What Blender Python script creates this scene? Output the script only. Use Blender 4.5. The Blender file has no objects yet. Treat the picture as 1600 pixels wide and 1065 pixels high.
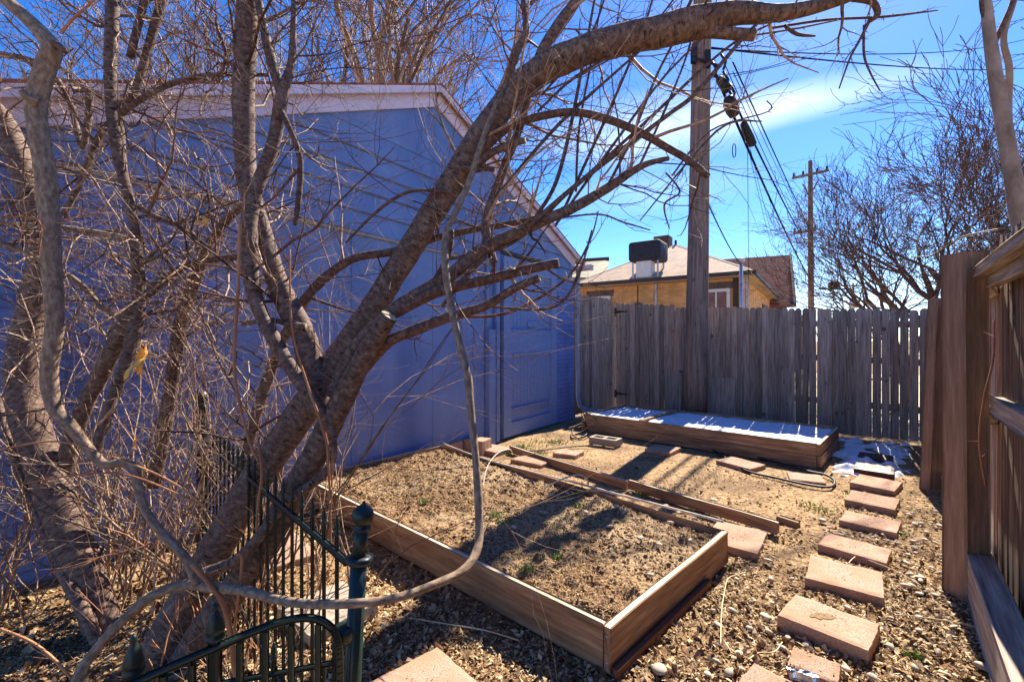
import bpy, math, random
from mathutils import Vector, noise
C = bpy.context.scene
COL = C.collection
R = math.radians
V = Vector
rng = random.Random(7)
F = 711.0; HZ = 533.0; CH = 1.4
# ---------------------------------------------------------------- camera, sky, sun
cam = bpy.data.objects.new('camera', bpy.data.cameras.new('camera')); COL.objects.link(cam)
cam.location = (0, 0, CH); cam.rotation_euler = (R(90), 0, 0)
cam.data.sensor_width = 36; cam.data.lens = 16.0; cam.data.clip_end = 6000; cam.data.clip_start = 0.05
C.camera = cam
SAZ, SEL = 34.0, 43.0
w = bpy.data.worlds.new('World'); C.world = w; w.use_nodes = True
wn, wl = w.node_tree.nodes, w.node_tree.links
bg = wn['Background']; bg.inputs[1].default_value = 0.096
sky = wn.new('ShaderNodeTexSky'); sky.sky_type = 'NISHITA'; sky.sun_disc = False
sky.sun_elevation = R(SEL); sky.sun_rotation = R(SAZ); sky.altitude = 1600
sky.air_density = 1.0; sky.dust_density = 0.38; sky.ozone_density = 3.0
# thin cirrus wisps at their own places in the sky
tcw = wn.new('ShaderNodeTexCoord')
hsw = wn.new('ShaderNodeHueSaturation'); hsw.inputs['Saturation'].default_value = 1.34; hsw.inputs['Hue'].default_value = .512
wl.new(sky.outputs[0], hsw.inputs['Color']); cur = hsw.outputs[0]
mpn = wn.new('ShaderNodeMapping'); mpn.inputs['Scale'].default_value = (2.2, 2.2, 9); mpn.inputs['Rotation'].default_value = (R(6), R(8), 0)
nzw = wn.new('ShaderNodeTexNoise'); nzw.inputs['Scale'].default_value = 2.4; nzw.inputs['Detail'].default_value = 6; nzw.inputs['Roughness'].default_value = .6
wl.new(tcw.outputs['Generated'], mpn.inputs[0]); wl.new(mpn.outputs[0], nzw.inputs[0])
for px, py, wx, wy, st in ((1215, 168, .24, .034, .6), (1010, 205, .26, .07, .55), (1140, 480, .7, .10, .3), (1010, 300, .25, .05, .2)):
    dv = V(((px - 800) / F, 1, -(py - HZ) / F)).normalized(); az = math.atan2(dv.x, dv.y)
    vr = wn.new('ShaderNodeVectorRotate'); vr.rotation_type = 'Z_AXIS'; vr.inputs['Angle'].default_value = az; wl.new(tcw.outputs['Generated'], vr.inputs['Vector'])
    m1 = wn.new('ShaderNodeMapping'); m1.vector_type = 'POINT'; hd = math.hypot(dv.x, dv.y)
    m1.inputs['Scale'].default_value = (1 / wx, .6, 1 / wy); m1.inputs['Location'].default_value = (0, -hd * .6, -dv.z / wy)
    gr = wn.new('ShaderNodeTexGradient'); gr.gradient_type = 'SPHERICAL'; wl.new(vr.outputs[0], m1.inputs[0]); wl.new(m1.outputs[0], gr.inputs[0])
    mu = wn.new('ShaderNodeMath'); mu.operation = 'MULTIPLY'; wl.new(gr.outputs['Fac'], mu.inputs[0]); wl.new(nzw.outputs[0], mu.inputs[1])
    m2 = wn.new('ShaderNodeMath'); m2.operation = 'MULTIPLY'; m2.use_clamp = True; m2.inputs[1].default_value = st * 2.0; wl.new(mu.outputs[0], m2.inputs[0])
    mx = wn.new('ShaderNodeMixRGB'); mx.inputs[2].default_value = (5.5, 6.3, 7.6, 1); wl.new(m2.outputs[0], mx.inputs[0]); wl.new(cur, mx.inputs[1]); cur = mx.outputs[0]
wl.new(cur, bg.inputs[0])
sl = bpy.data.lights.new('sun', 'SUN'); sl.energy = 5.0; sl.angle = R(0.5); sl.color = (1, .91, .76)
so = bpy.data.objects.new('sun', sl); COL.objects.link(so)
sd = V((math.sin(R(SAZ)) * math.cos(R(SEL)), math.cos(R(SAZ)) * math.cos(R(SEL)), math.sin(R(SEL))))
so.rotation_euler = sd.to_track_quat('Z', 'Y').to_euler(); so.location = sd * 30
C.view_settings.view_transform = 'Standard'; C.view_settings.look = 'None'
C.view_settings.exposure = 1.5; C.view_settings.gamma = 1

def P(x, y, Y): return V(((x - 800) / F * Y, Y, CH - (y - HZ) / F * Y))
def G(x, y, z=0.0):
    Y = F * (CH - z) / (y - HZ); return V(((x - 800) / F * Y, Y, z))

# ---------------------------------------------------------------- materials
def mat(name, cols, scale=(1, 1, 1), nscale=8, detail=5, rough=.8, bump=.3, bdist=.01, rnd=0.0, src='tc',
        spec=.3, pos=None, metal=0, second=None, bumpscale=None, wave=None, rcols=None):
    m = bpy.data.materials.new(name); m.use_nodes = True
    n, l = m.node_tree.nodes, m.node_tree.links
    b = n['Principled BSDF']; b.inputs['Roughness'].default_value = rough; b.inputs['Metallic'].default_value = metal
    b.inputs['Specular IOR Level'].default_value = spec
    if src == 'tc': a = n.new('ShaderNodeAttribute'); a.attribute_name = 'tc'; co = a.outputs['Vector']
    else: a = n.new('ShaderNodeTexCoord'); co = a.outputs['Object']
    mp = n.new('ShaderNodeMapping'); mp.inputs['Scale'].default_value = scale; l.new(co, mp.inputs[0])
    nz = n.new('ShaderNodeTexNoise'); nz.inputs['Scale'].default_value = nscale; nz.inputs['Detail'].default_value = detail
    nz.inputs['Roughness'].default_value = .62; l.new(mp.outputs[0], nz.inputs[0])
    rp = n.new('ShaderNodeValToRGB'); e = rp.color_ramp.elements
    pos = pos or [.3 + .4 * i / (len(cols) - 1) for i in range(len(cols))]
    for i, c in enumerate(cols):
        el = e[i] if i < 2 else e.new(pos[i])
        el.position = pos[i]; el.color = (*c, 1)
    l.new(nz.outputs[0], rp.inputs[0]); out = rp.outputs[0]
    if second:   # (colour, nscale, lo, hi, fac, scale)
        c2, s2, lo, hi, fac, sc2 = second
        mp2 = n.new('ShaderNodeMapping'); mp2.inputs['Scale'].default_value = sc2; l.new(co, mp2.inputs[0])
        n2 = n.new('ShaderNodeTexNoise'); n2.inputs['Scale'].default_value = s2; n2.inputs['Detail'].default_value = 3; l.new(mp2.outputs[0], n2.inputs[0])
        mr = n.new('ShaderNodeMapRange'); mr.inputs[1].default_value = lo; mr.inputs[2].default_value = hi; mr.inputs[4].default_value = fac
        l.new(n2.outputs[0], mr.inputs[0])
        mx = n.new('ShaderNodeMixRGB'); mx.inputs[2].default_value = (*c2, 1); l.new(mr.outputs[0], mx.inputs[0]); l.new(out, mx.inputs[1]); out = mx.outputs[0]
    ar = n.new('ShaderNodeAttribute'); ar.attribute_name = 'rnd'
    if rcols:
        r2 = n.new('ShaderNodeValToRGB'); r2.color_ramp.interpolation = 'LINEAR'; e = r2.color_ramp.elements
        for i, c in enumerate(rcols):
            el = e[i] if i < 2 else e.new(i / (len(rcols) - 1))
            el.position = i / (len(rcols) - 1); el.color = (*c, 1)
        l.new(ar.outputs['Fac'], r2.inputs[0])
        mx = n.new('ShaderNodeMixRGB'); mx.blend_type = 'MULTIPLY'; mx.inputs[0].default_value = 1
        l.new(r2.outputs[0], mx.inputs[1]); l.new(out, mx.inputs[2]); out = mx.outputs[0]
    if rnd:
        mr = n.new('ShaderNodeMapRange'); mr.inputs[3].default_value = 1 - rnd; mr.inputs[4].default_value = 1 + rnd
        l.new(ar.outputs['Fac'], mr.inputs[0])
        hs = n.new('ShaderNodeHueSaturation'); l.new(mr.outputs[0], hs.inputs['Value']); l.new(out, hs.inputs['Color']); out = hs.outputs[0]
    l.new(out, b.inputs['Base Color'])
    if bump:
        bp = n.new('ShaderNodeBump'); bp.inputs['Strength'].default_value = bump; bp.inputs['Distance'].default_value = bdist
        l.new(nz.outputs[0], bp.inputs['Height']); l.new(bp.outputs[0], b.inputs['Normal'])
    return m

def brickmat(name, c1, c2, mortar, bw, bh, msize=.01, noise_amt=.35, src='tc', rough=.85, bump=.5, offset=.5, bdist=.006):
    m = bpy.data.materials.new(name); m.use_nodes = True
    n, l = m.node_tree.nodes, m.node_tree.links; b = n['Principled BSDF']; b.inputs['Roughness'].default_value = rough
    b.inputs['Specular IOR Level'].default_value = .25
    a = n.new('ShaderNodeAttribute'); a.attribute_name = 'tc'
    br = n.new('ShaderNodeTexBrick'); l.new(a.outputs['Vector'], br.inputs[0]); br.offset = offset
    br.inputs['Scale'].default_value = 1; br.inputs['Brick Width'].default_value = bw; br.inputs['Row Height'].default_value = bh
    br.inputs['Mortar Size'].default_value = msize; br.inputs['Mortar Smooth'].default_value = .3
    br.inputs['Color1'].default_value = (*c1, 1); br.inputs['Color2'].default_value = (*c2, 1); br.inputs['Mortar'].default_value = (*mortar, 1)
    nz = n.new('ShaderNodeTexNoise'); nz.inputs['Scale'].default_value = 3; nz.inputs['Detail'].default_value = 6; l.new(a.outputs['Vector'], nz.inputs[0])
    mr = n.new('ShaderNodeMapRange'); mr.inputs[1].default_value = .3; mr.inputs[2].default_value = .7
    mr.inputs[3].default_value = 1 - noise_amt; mr.inputs[4].default_value = 1 + noise_amt; l.new(nz.outputs[0], mr.inputs[0])
    hs = n.new('ShaderNodeHueSaturation'); l.new(mr.outputs[0], hs.inputs['Value']); l.new(br.outputs[0], hs.inputs['Color'])
    l.new(hs.outputs[0], b.inputs['Base Color'])
    bp = n.new('ShaderNodeBump'); bp.inputs['Strength'].default_value = bump; bp.inputs['Distance'].default_value = bdist; bp.invert = True
    l.new(br.outputs['Fac'], bp.inputs['Height']); l.new(bp.outputs[0], b.inputs['Normal'])
    return m

M = {}
M['bark'] = mat('bark', [(.055, .03, .023), (.145, .088, .066), (.27, .185, .14)], (1, 1, 1.4), 36, 8, .8, .45, .003, rnd=.15,
                second=((.015, .01, .008), 30, .60, .66, .9, (1, 1, 3.6)))
M['vine'] = mat('vine_bark', [(.12, .075, .048), (.24, .16, .105), (.40, .29, .2)], (1, 1, .5), 70, 8, .9, 1, .004, rnd=.2)
M['limb'] = mat('limb_bark', [(.05, .026, .022), (.13, .07, .052), (.24, .15, .11)], (1, 1, 1.5), 40, 5, .85, .7, .003, rnd=.2)
M['twig'] = mat('twig_bark', [(.13, .065, .038), (.44, .30, .20)], (1, 1, 1), 30, 3, .7, 0, rnd=.65)
M['darktwig'] = mat('dark_twig_bark', [(.07, .027, .018), (.2, .10, .065)], (1, 1, 1), 30, 3, .75, 0, rnd=.5)
M['redtwig'] = mat('red_twig', [(.26, .09, .04), (.46, .22, .10)], (1, 1, .4), 20, 3, .7, 0, rnd=.3)
M['cut'] = mat('cut_wood', [(.6, .42, .22), (.85, .66, .42)], (1, 1, 1), 60, 4, .85, .3, .002)
M['fence'] = mat('fence_wood', [(.17, .12, .09), (.31, .235, .185), (.46, .37, .30)], (1, 1, .06), 45, 6, .85, .7, .004, rnd=.33,
                 second=((.02, .014, .013), 9, .66, .74, .7, (1, 1, .8)))
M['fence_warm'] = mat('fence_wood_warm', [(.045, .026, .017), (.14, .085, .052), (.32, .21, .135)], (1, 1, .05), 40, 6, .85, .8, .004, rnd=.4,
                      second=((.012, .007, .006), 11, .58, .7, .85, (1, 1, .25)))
M['post'] = mat('post_wood', [(.2, .12, .075), (.28, .175, .115), (.37, .25, .17)], (1, 1, .10), 44, 8, .8, .5, .003, rnd=.12)
M['rail'] = mat('weathered_rail_wood', [(.14, .10, .08), (.34, .27, .215), (.58, .5, .41)], (1, 1, .05), 40, 6, .85, 1, .006, rnd=.15)
M['bed'] = mat('bed_wood', [(.20, .105, .05), (.37, .215, .12), (.54, .36, .22)], (1, 1, .09), 32, 8, .8, .6, .003, rnd=.15,
               second=((.13, .085, .06), 5, .5, .72, .8, (1, 1, .35)))
M['sunlit_worn_top'] = mat('sunlit_worn_wood', [(.34, .25, .16), (.58, .48, .35), (.74, .66, .52)], (1, 1, .06), 30, 6, .85, .6, .003)  # weathered board tops, with the brightness of sunlight also put into the colour
M['pole'] = mat('pole_wood', [(.11, .075, .06), (.22, .155, .125), (.34, .25, .2)], (1, 1, .05), 34, 7, .85, .8, .006,
                second=((.03, .02, .016), 34, .63, .69, .9, (1, 1, .12)))
M['blue'] = mat('blue_paint', [(.135, .205, .41), (.17, .25, .46), (.2, .285, .50)], (1, 1, 1), 2.2, 6, .5, .15, .004, rnd=.05,
                second=((.10, .165, .36), 1.1, .5, .72, .8, (2.2, .35, 1)))
M['bluewood'] = mat('blue_painted_wood', [(.13, .2, .40), (.19, .27, .48), (.25, .33, .52)], (1, 1, .06), 30, 6, .55, .5, .003, rnd=.1,
                    second=((.2, .2, .22), 26, .66, .72, .6, (1, 1, .2)))
M['bluebrick'] = brickmat('blue_painted_brick', (.13, .205, .46), (.145, .225, .49), (.11, .17, .39), .21, .072, .008, .2, bump=1, rough=.5)
M['flash'] = mat('tan_flashing', [(.3, .24, .2), (.42, .35, .3)], nscale=6, rough=.5, bump=0)
M['fascia'] = mat('lavender_white_paint', [(.66, .54, .62), (.80, .68, .74)], (1, 1, .2), 12, 5, .5, .15, .003)
M['soffit'] = mat('tan_soffit', [(.4, .3, .24), (.52, .4, .32)], (1, 1, .2), 12, 5, .7, .1, .003)
M['shingle'] = brickmat('asphalt_shingles', (.52, .37, .26), (.58, .43, .31), (.40, .28, .2), .3, .13, .008, .15, bump=.3)
M['shingle_dark'] = brickmat('dark_red_shingles', (.26, .08, .055), (.34, .115, .075), (.17, .055, .04), .4, .16, .01, .25, bump=.3)
M['shingle_green'] = mat('mossy_shingles', [(.1, .09, .05), (.25, .23, .14)], nscale=14, src='obj')
M['brick'] = brickmat('tan_brick', (.80, .40, .12), (.66, .30, .09), (.5, .34, .2), .215, .075, .010, .22)
M['darkbrick'] = brickmat('dark_brick', (.14, .07, .055), (.09, .05, .045), (.16, .13, .11), .215, .075, .012, .3)
M['paver'] = mat('red_concrete', [(.20, .10, .07), (.42, .25, .18), (.54, .36, .27)], (1, 1, 1), 150, 9, .92, .9, .003, rnd=.13,
                 second=((.30, .19, .11), 6, .42, .66, .8, (1, 1, 1)))
M['wetpaver'] = mat('wet_red_concrete', [(.05, .02, .018), (.10, .045, .035)], (1, 1, 1), 55, 8, .5, .6, .003)
M['grayslab'] = mat('gray_concrete', [(.26, .21, .16), (.42, .36, .29)], (1, 1, 1), 40, 8, .9, .5, .003)
M['soil'] = mat('soil', [(.08, .042, .018), (.31, .19, .09), (.56, .39, .21)], (1, 1, 1), 32, 10, .95, .9, .02, src='obj', pos=[.3, .5, .72],
                second=((.11, .06, .028), 1.7, .48, .62, .6, (1, 1, 1)))
M['bedsoil'] = mat('garden_soil', [(.06, .03, .014), (.26, .15, .07), (.52, .35, .18)], (1, 1, 1), 45, 10, .95, 1, .02, src='obj', pos=[.32, .5, .7],
                   second=((.44, .32, .19), 1.3, .47, .6, .6, (1, 1, 1)))
M['farground'] = mat('alley_dirt', [(.25, .19, .1), (.42, .33, .18)], nscale=1.5, src='obj')
M['chip'] = mat('wood_chip', [(.7, .7, .7), (1, 1, 1)], nscale=30, rough=.9, bump=0,
                rcols=[(.07, .032, .014), (.20, .105, .045), (.36, .21, .095), (.54, .37, .19), (.76, .61, .38)])
M['crumb'] = mat('soil_crumb', [(.7, .7, .7), (1, 1, 1)], nscale=30, rough=.9, bump=0,
                rcols=[(.05, .024, .01), (.14, .07, .03), (.25, .135, .06), (.38, .23, .11), (.66, .49, .28)])
M['clod'] = mat('soil_clod', [(.13, .072, .034), (.34, .21, .105)], nscale=30, rough=.95, bump=0, rnd=.35)
M['leaf'] = mat('dry_leaf', [(.6, .6, .6), (1, 1, 1)], nscale=20, rough=.8, bump=0, rcols=[(.13, .045, .02), (.35, .19, .09), (.6, .42, .24)])
M['leaforange'] = mat('orange_dead_leaf', [(.75, .30, .04), (.95, .58, .14)], nscale=25, rough=.7, bump=.5)
M['weed'] = mat('green_weed', [(.12, .2, .03), (.3, .42, .09)], nscale=12, rough=.6, bump=0, rnd=.3)
M['stone'] = mat('pale_stone', [(.36, .28, .2), (.6, .5, .38)], nscale=18, rough=.7, bump=.3, rnd=.3)
M['straw'] = mat('straw_stem', [(.5, .38, .22), (.75, .62, .42)], nscale=20, rough=.7, bump=0)
M['snow'] = mat('snow', [(.60, .64, .73), (.78, .81, .88)], nscale=20, rough=.5, bump=.4, bdist=.01, src='obj')
M['iron'] = mat('dark_green_iron', [(.012, .02, .018), (.02, .032, .028)], nscale=40, rough=.4, bump=.1, bdist=.001, spec=.35)
M['green'] = mat('green_iron', [(.010, .026, .020), (.016, .036, .028)], nscale=40, rough=.35, bump=.1, bdist=.001, spec=.5)
M['black'] = mat('black_rubber', [(.012, .012, .014), (.03, .03, .034)], nscale=30, rough=.5, bump=0)
M['wire'] = mat('wire_jacket', [(.012, .012, .014), (.02, .02, .024)], nscale=30, rough=1, bump=0, spec=0)
M['cooler'] = mat('dark_canvas', [(.02, .022, .035), (.04, .042, .06)], nscale=9, rough=.7, bump=.4, bdist=.03)
M['metal'] = mat('galvanized_metal', [(.4, .42, .46), (.65, .67, .72)], nscale=9, rough=.4, bump=0, metal=.6)
M['hose'] = mat('pale_hose', [(.45, .4, .33), (.7, .65, .56)], nscale=20, rough=.6, bump=0)
M['white'] = mat('white_paint', [(.68, .66, .62), (.8, .78, .74)], nscale=9, rough=.5, bump=0)
M['glass'] = mat('window_glass', [(.03, .04, .05), (.1, .12, .14)], nscale=4, rough=.08, bump=0, spec=.8)
M['darktrim'] = mat('dark_brown_trim', [(.05, .035, .03), (.08, .06, .05)], nscale=9, rough=.6, bump=0)
M['rust'] = mat('rusty_steel', [(.1, .04, .02), (.2, .09, .04)], nscale=30, rough=.7, bump=0)
M['foil'] = mat('crumpled_foil', [(.6, .62, .68), (.85, .86, .9)], nscale=12, rough=.2, bump=.6, metal=.9)
M['screw'] = M['metal']

# ---------------------------------------------------------------- mesh builder
ROOT = {}
class MB:
    def __init__(s): s.v = []; s.f = []; s.tc = []; s.r = []; s.sm = []
    def _add(s, vs, fs, tcs, r, smooth=False):
        o = len(s.v); s.v += vs; s.tc += tcs; s.r += [r] * len(vs)
        s.f += [tuple(i + o for i in f) for f in fs]; s.sm += [smooth] * len(fs)
    def tube(s, pts, rad, n=8, cap=True, smooth=True, r=None, rough=0.0):
        pts = [V(p) for p in pts]; k = len(pts)
        if k < 2: return
        if not hasattr(rad, '__len__'): rad = [rad] * k
        t = (pts[1] - pts[0]).normalized(); u = t.orthogonal().normalized()
        vs, tcs = [], []; L = 0; off = V((rng.random() * 9, rng.random() * 9, rng.random() * 9))
        for i in range(k):
            if i: L += (pts[i] - pts[i - 1]).length
            t2 = (pts[min(i + 1, k - 1)] - pts[max(i - 1, 0)])
            if t2.length < 1e-9: t2 = t
            t2 = t2.normalized(); u = (u - t2 * u.dot(t2))
            if u.length < 1e-6: u = t2.orthogonal()
            u = u.normalized(); b = t2.cross(u); t = t2
            for j in range(n):
                a = 2 * math.pi * j / n; c, d = math.cos(a), math.sin(a); rr = rad[i]
                if rough: rr *= 1 + rough * noise.noise(V((c * 1.3, d * 1.3, L * 9)) + off) + rough * .5 * noise.noise(V((c * 4, d * 4, L * 28)) + off)
                vs.append(pts[i] + u * c * rr + b * d * rr); tcs.append(off + V((c * rad[i], d * rad[i], L)))
        fs = [(i * n + j, i * n + (j + 1) % n, (i + 1) * n + (j + 1) % n, (i + 1) * n + j) for i in range(k - 1) for j in range(n)]
        if cap: fs += [tuple(range(n - 1, -1, -1)), tuple((k - 1) * n + j for j in range(n))]
        s._add(vs, fs, tcs, rng.random() if r is None else r, smooth)
    def board(s, p0, p1, w, t, up=(0, 0, 1), seg=1, ch=.004, jit=0.0, ear=0.0, r=None, taper=1.0, warp=0.0):
        """rounded rectangular bar from p0 to p1; w across `up`-perpendicular, t along `up`"""
        p0, p1 = V(p0), V(p1); d = (p1 - p0); L = d.length; d.normalize(); up = V(up)
        T = (up - d * up.dot(d)).normalized(); W = T.cross(d)
        off = V((rng.random() * 9, rng.random() * 9, rng.random() * 9)); vs, tcs = [], []
        st = [(i / seg, 1.0) for i in range(seg + 1)]
        if ear: st = [x for x in st if x[0] < 1 - ear / L * 1.05] + [(1 - ear / L, 1.0), (1, .5)]
        wob = rng.random() * 50
        for q, ws in st:
            c = p0 + d * (L * q) + T * (warp * noise.noise(V((wob, q * 2, 0)))) + W * (warp * .5 * noise.noise(V((0, wob, q * 2))))
            hw, ht = w / 2 * ws * (1 + (taper - 1) * q), t / 2
            for a, b in ((-1, -1), (1, -1), (1, 1), (-1, 1)):
                for k2 in ((0, 1), (1, 0)) if a * b > 0 else ((1, 0), (0, 1)):
                    x = a * (hw - ch * k2[1]); y = b * (ht - ch * k2[0])
                    x += jit * (rng.random() - .5); y += jit * .5 * (rng.random() - .5)
                    vs.append(c + W * x + T * y); tcs.append(off + V((x, y, L * q)))
        k = len(st)
        fs = [(i * 8 + j, i * 8 + (j + 1) % 8, (i + 1) * 8 + (j + 1) % 8, (i + 1) * 8 + j) for i in range(k - 1) for j in range(8)]
        fs += [tuple(range(7, -1, -1)), tuple((k - 1) * 8 + j for j in range(8))]
        s._add(vs, fs, tcs, rng.random() if r is None else r)
    def poly(s, pts, ou=None, r=.5, flip=False):
        """flat polygon; tc = metres along (u, v) of its plane"""
        pts = [V(p) for p in pts]; nrm = (pts[1] - pts[0]).cross(pts[-1] - pts[0]).normalized()
        u = V((0, 0, 1)).cross(nrm); u = u.normalized() if u.length > 1e-4 else V((1, 0, 0)); v = nrm.cross(u)
        s._add(pts, [tuple(range(len(pts)))], [V((p.dot(u), p.dot(v), 0)) for p in pts], r)
    def prism(s, base, up, r=.5):
        """closed solid: polygon `base` extruded by vector `up`"""
        base = [V(p) for p in base]; up = V(up); top = [p + up for p in base]; n = len(base)
        s.poly(list(reversed(base)), r=r); s.poly(top, r=r)
        for i in range(n): s.poly([base[i], base[(i + 1) % n], top[(i + 1) % n], top[i]], r=r)
    def lathe(s, c, prof, n=20, r=.5, axis=V((0, 0, 1))):
        axis = V(axis).normalized(); u = axis.orthogonal().normalized(); b = axis.cross(u); vs, tcs = [], []
        for (rr, h) in prof:
            for j in range(n):
                a = 2 * math.pi * j / n; p = u * math.cos(a) * rr + b * math.sin(a) * rr + axis * h
                vs.append(V(c) + p); tcs.append(p.copy())
        k = len(prof)
        fs = [(i * n + j, i * n + (j + 1) % n, (i + 1) * n + (j + 1) % n, (i + 1) * n + j) for i in range(k - 1) for j in range(n)]
        fs += [tuple(range(n - 1, -1, -1)), tuple((k - 1) * n + j for j in range(n))]
        s._add(vs, fs, tcs, r, True)
    def build(s, name, m, parent=None, sharp=None):
        o0 = V((0, 0, 0))
        if parent is not None: o0 = ROOT.get(parent.name, o0)
        me = bpy.data.meshes.new(name); me.from_pydata([v - o0 for v in s.v], [], s.f); me.update()
        me.materials.append(m if not isinstance(m, str) else M[m])
        a = me.attributes.new('tc', 'FLOAT_VECTOR', 'POINT'); a.data.foreach_set('vector', [c for t in s.tc for c in t])
        a = me.attributes.new('rnd', 'FLOAT', 'POINT'); a.data.foreach_set('value', s.r)
        me.polygons.foreach_set('use_smooth', s.sm)
        o = bpy.data.objects.new(name, me); COL.objects.link(o)
        if parent is not None: o.parent = parent; ROOT[o.name] = o0
        return o
def thing(name, label, cat, loc, group=None):
    o = bpy.data.objects.new(name, None); COL.objects.link(o); o.location = loc; o.empty_display_size = .2
    ROOT[o.name] = V(loc); o['label'] = label; o['category'] = cat
    if group: o['group'] = group
    return o
def tag(o, label, cat, group=None, kind=None):
    o['label'] = label; o['category'] = cat
    if group: o['group'] = group
    if kind: o['kind'] = kind
    return o
def struct(o): o['kind'] = 'structure'; return o
def recenter(o):
    """put the origin of a one-mesh thing at its own base"""
    me = o.data; n = len(me.vertices); xs = [v.co.x for v in me.vertices]; ys = [v.co.y for v in me.vertices]; z0 = min(v.co.z for v in me.vertices)
    c = V(((min(xs) + max(xs)) / 2, (min(ys) + max(ys)) / 2, z0))
    for v in me.vertices: v.co -= c
    o.location = c; return o
def spline(pts, k=6):
    """Catmull-Rom through points that may carry extra numbers"""
    n = len(pts); out = []
    for i in range(n - 1):
        a, b, c, d = pts[max(i - 1, 0)], pts[i], pts[i + 1], pts[min(i + 2, n - 1)]
        for j in range(k):
            t = j / k
            out.append(tuple(.5 * ((2 * b[q]) + (-a[q] + c[q]) * t + (2 * a[q] - 5 * b[q] + 4 * c[q] - d[q]) * t * t + (-a[q] + 3 * b[q] - 3 * c[q] + d[q]) * t ** 3) for q in range(len(b))))
    out.append(tuple(pts[-1])); return out
# ================================================================ THE SETTING
def gz(x, y):
    d = math.hypot(x, y)
    a = max(0, 1 - d / 14)
    return a * (.022 * noise.noise(V((x * 1.1, y * 1.1, 0))) + .012 * noise.noise(V((x * 6, y * 6, 3))) + .010 * noise.noise(V((x * 19, y * 19, 7)))) - .012
def make_ground():
    ths = [R(a) for a in ([-62 + i * .25 for i in range(496)] + [62 + i * 6 for i in range(1, 39)])]
    n = len(ths); rs = []; r = .45
    while r < 11: rs.append(r); r *= 1.0125
    while r < 4000: rs.append(r); r *= 1.25
    rs.append(4200)
    vs = [(0, 0, gz(0, 0))]
    for r in rs:
        for t in ths:
            x, y = r * math.sin(t), r * math.cos(t); vs.append((x, y, gz(x, y)))
    fs = [(0, 1 + (j + 1) % n, 1 + j) for j in range(n)]
    for i in range(len(rs) - 1):
        o = 1 + i * n
        fs += [(o + j, o + (j + 1) % n, o + n + (j + 1) % n, o + n + j) for j in range(n)]
    me = bpy.data.meshes.new('ground'); me.from_pydata(vs, [], fs); me.update(); me.materials.append(M['soil'])
    me.polygons.foreach_set('use_smooth', [True] * len(me.polygons))
    o = bpy.data.objects.new('ground', me); COL.objects.link(o); return struct(o)
make_ground()
# alley behind the back fence
A = MB(); A.poly([(-6, 15.5, .004), (1.0, 9.9, .004), (5.9, 6.6, .004), (40, -20, .004), (60, 0, .004), (9, 22, .004)])
struct(A.build('alley_road', 'farground'))

# ---------------------------------------------------------------- garage
GO = V((-.181, 6.42, 0)); GD = V((.568, .823, 0)).normalized(); GN = V((GD.y, -GD.x, 0))   # along the gable wall, out to the yard
def W(s, z, o=0.0): return GO + GD * s + GN * o + V((0, 0, z))
S0, S1, SP, ZE, ZP, ZL = -4.80, 2.23, -1.285, 2.86, 4.27, 2.66
gar = thing('garage', 'blue painted gable garage with pale trim, panelled side door and downspout', 'garage', W(-1.3, 0))
b = MB(); BK = -GN * 6.2
pent = [W(S0, -.05), W(S1, -.05), W(S1, ZE), W(SP, ZP), W(S0, ZL)]
b.prism(pent, BK); b.build('wall', 'blue', gar)
# smooth wall panels with narrow joints
xs = [-4.79, -3.62, -2.44, -1.33, -.36]
for i in range(4):
    b = MB(); b.prism([W(xs[i] + .003, .02, .001), W(xs[i + 1] - .003, .02, .001), W(xs[i + 1] - .003, 2.44, .001), W(xs[i] + .003, 2.44, .001)], GN * (.012 if i > 1 else .010))
    o = b.build('wall_panel', 'blue' if i > 0 else 'bluebrick', gar)
b = MB(); b.board(W(-4.79, 2.455, .016), W(.0, 2.455, .016), .03, .035, GN, 30, .002, warp=.01); b.build('trim_strip', 'flash', gar)
# lap siding in the gable
def srange(z, pad=0.0):
    q = max(0, min(1, (z - ZE) / (ZP - ZE))); q0 = max(0, min(1, (z - ZL) / (ZP - ZL)))
    return S0 + (SP - S0) * q0 + pad, S1 + (SP - S1) * q - pad
b = MB(); z = 2.475
while z < 3.3:
    z2 = z + .205; a0, a1 = srange(z, .02); c0, c1 = srange(z2, .02)
    if z < 2.65: a1 = c1 = S1 - .01
    ws = 18
    pts = []
    for i in range(ws + 1):
        q = i / ws; wv = .012 * noise.noise(V((q * 5, z * 3, 0)))
        pts.append((W(a0 + (a1 - a0) * q, z + wv, .024 + wv * .3), W(c0 + (c1 - c0) * q, z2, .006), W(a0 + (a1 - a0) * q, z + wv, .001)))
    for i in range(ws):
        b.poly([pts[i][0], pts[i + 1][0], pts[i + 1][1], pts[i][1]]); b.poly([pts[i][2], pts[i + 1][2], pts[i + 1][0], pts[i][0]])
    z += .205
b.build('lap_siding', 'blue', gar)
b = MB(); a0, a1 = srange(z, .02); b.prism([W(a0, z, .001), W(a1, z, .001), W(SP, ZP - .03, .001)], GN * .014); b.build('gable_panel', 'blue', gar)
b = MB(); z = 2.475
while z < 3.32:
    a0, a1 = srange(z, .02); b.board(W(a0, z - .006, .012), W(a1, z - .006, .012), .014, .010, GN, 12, .001, warp=.004); z += .205
b.build('siding_joint', mat('gray_brown_joint', [(.12, .13, .2), (.2, .2, .25)], nscale=4, bump=0), gar)
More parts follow.
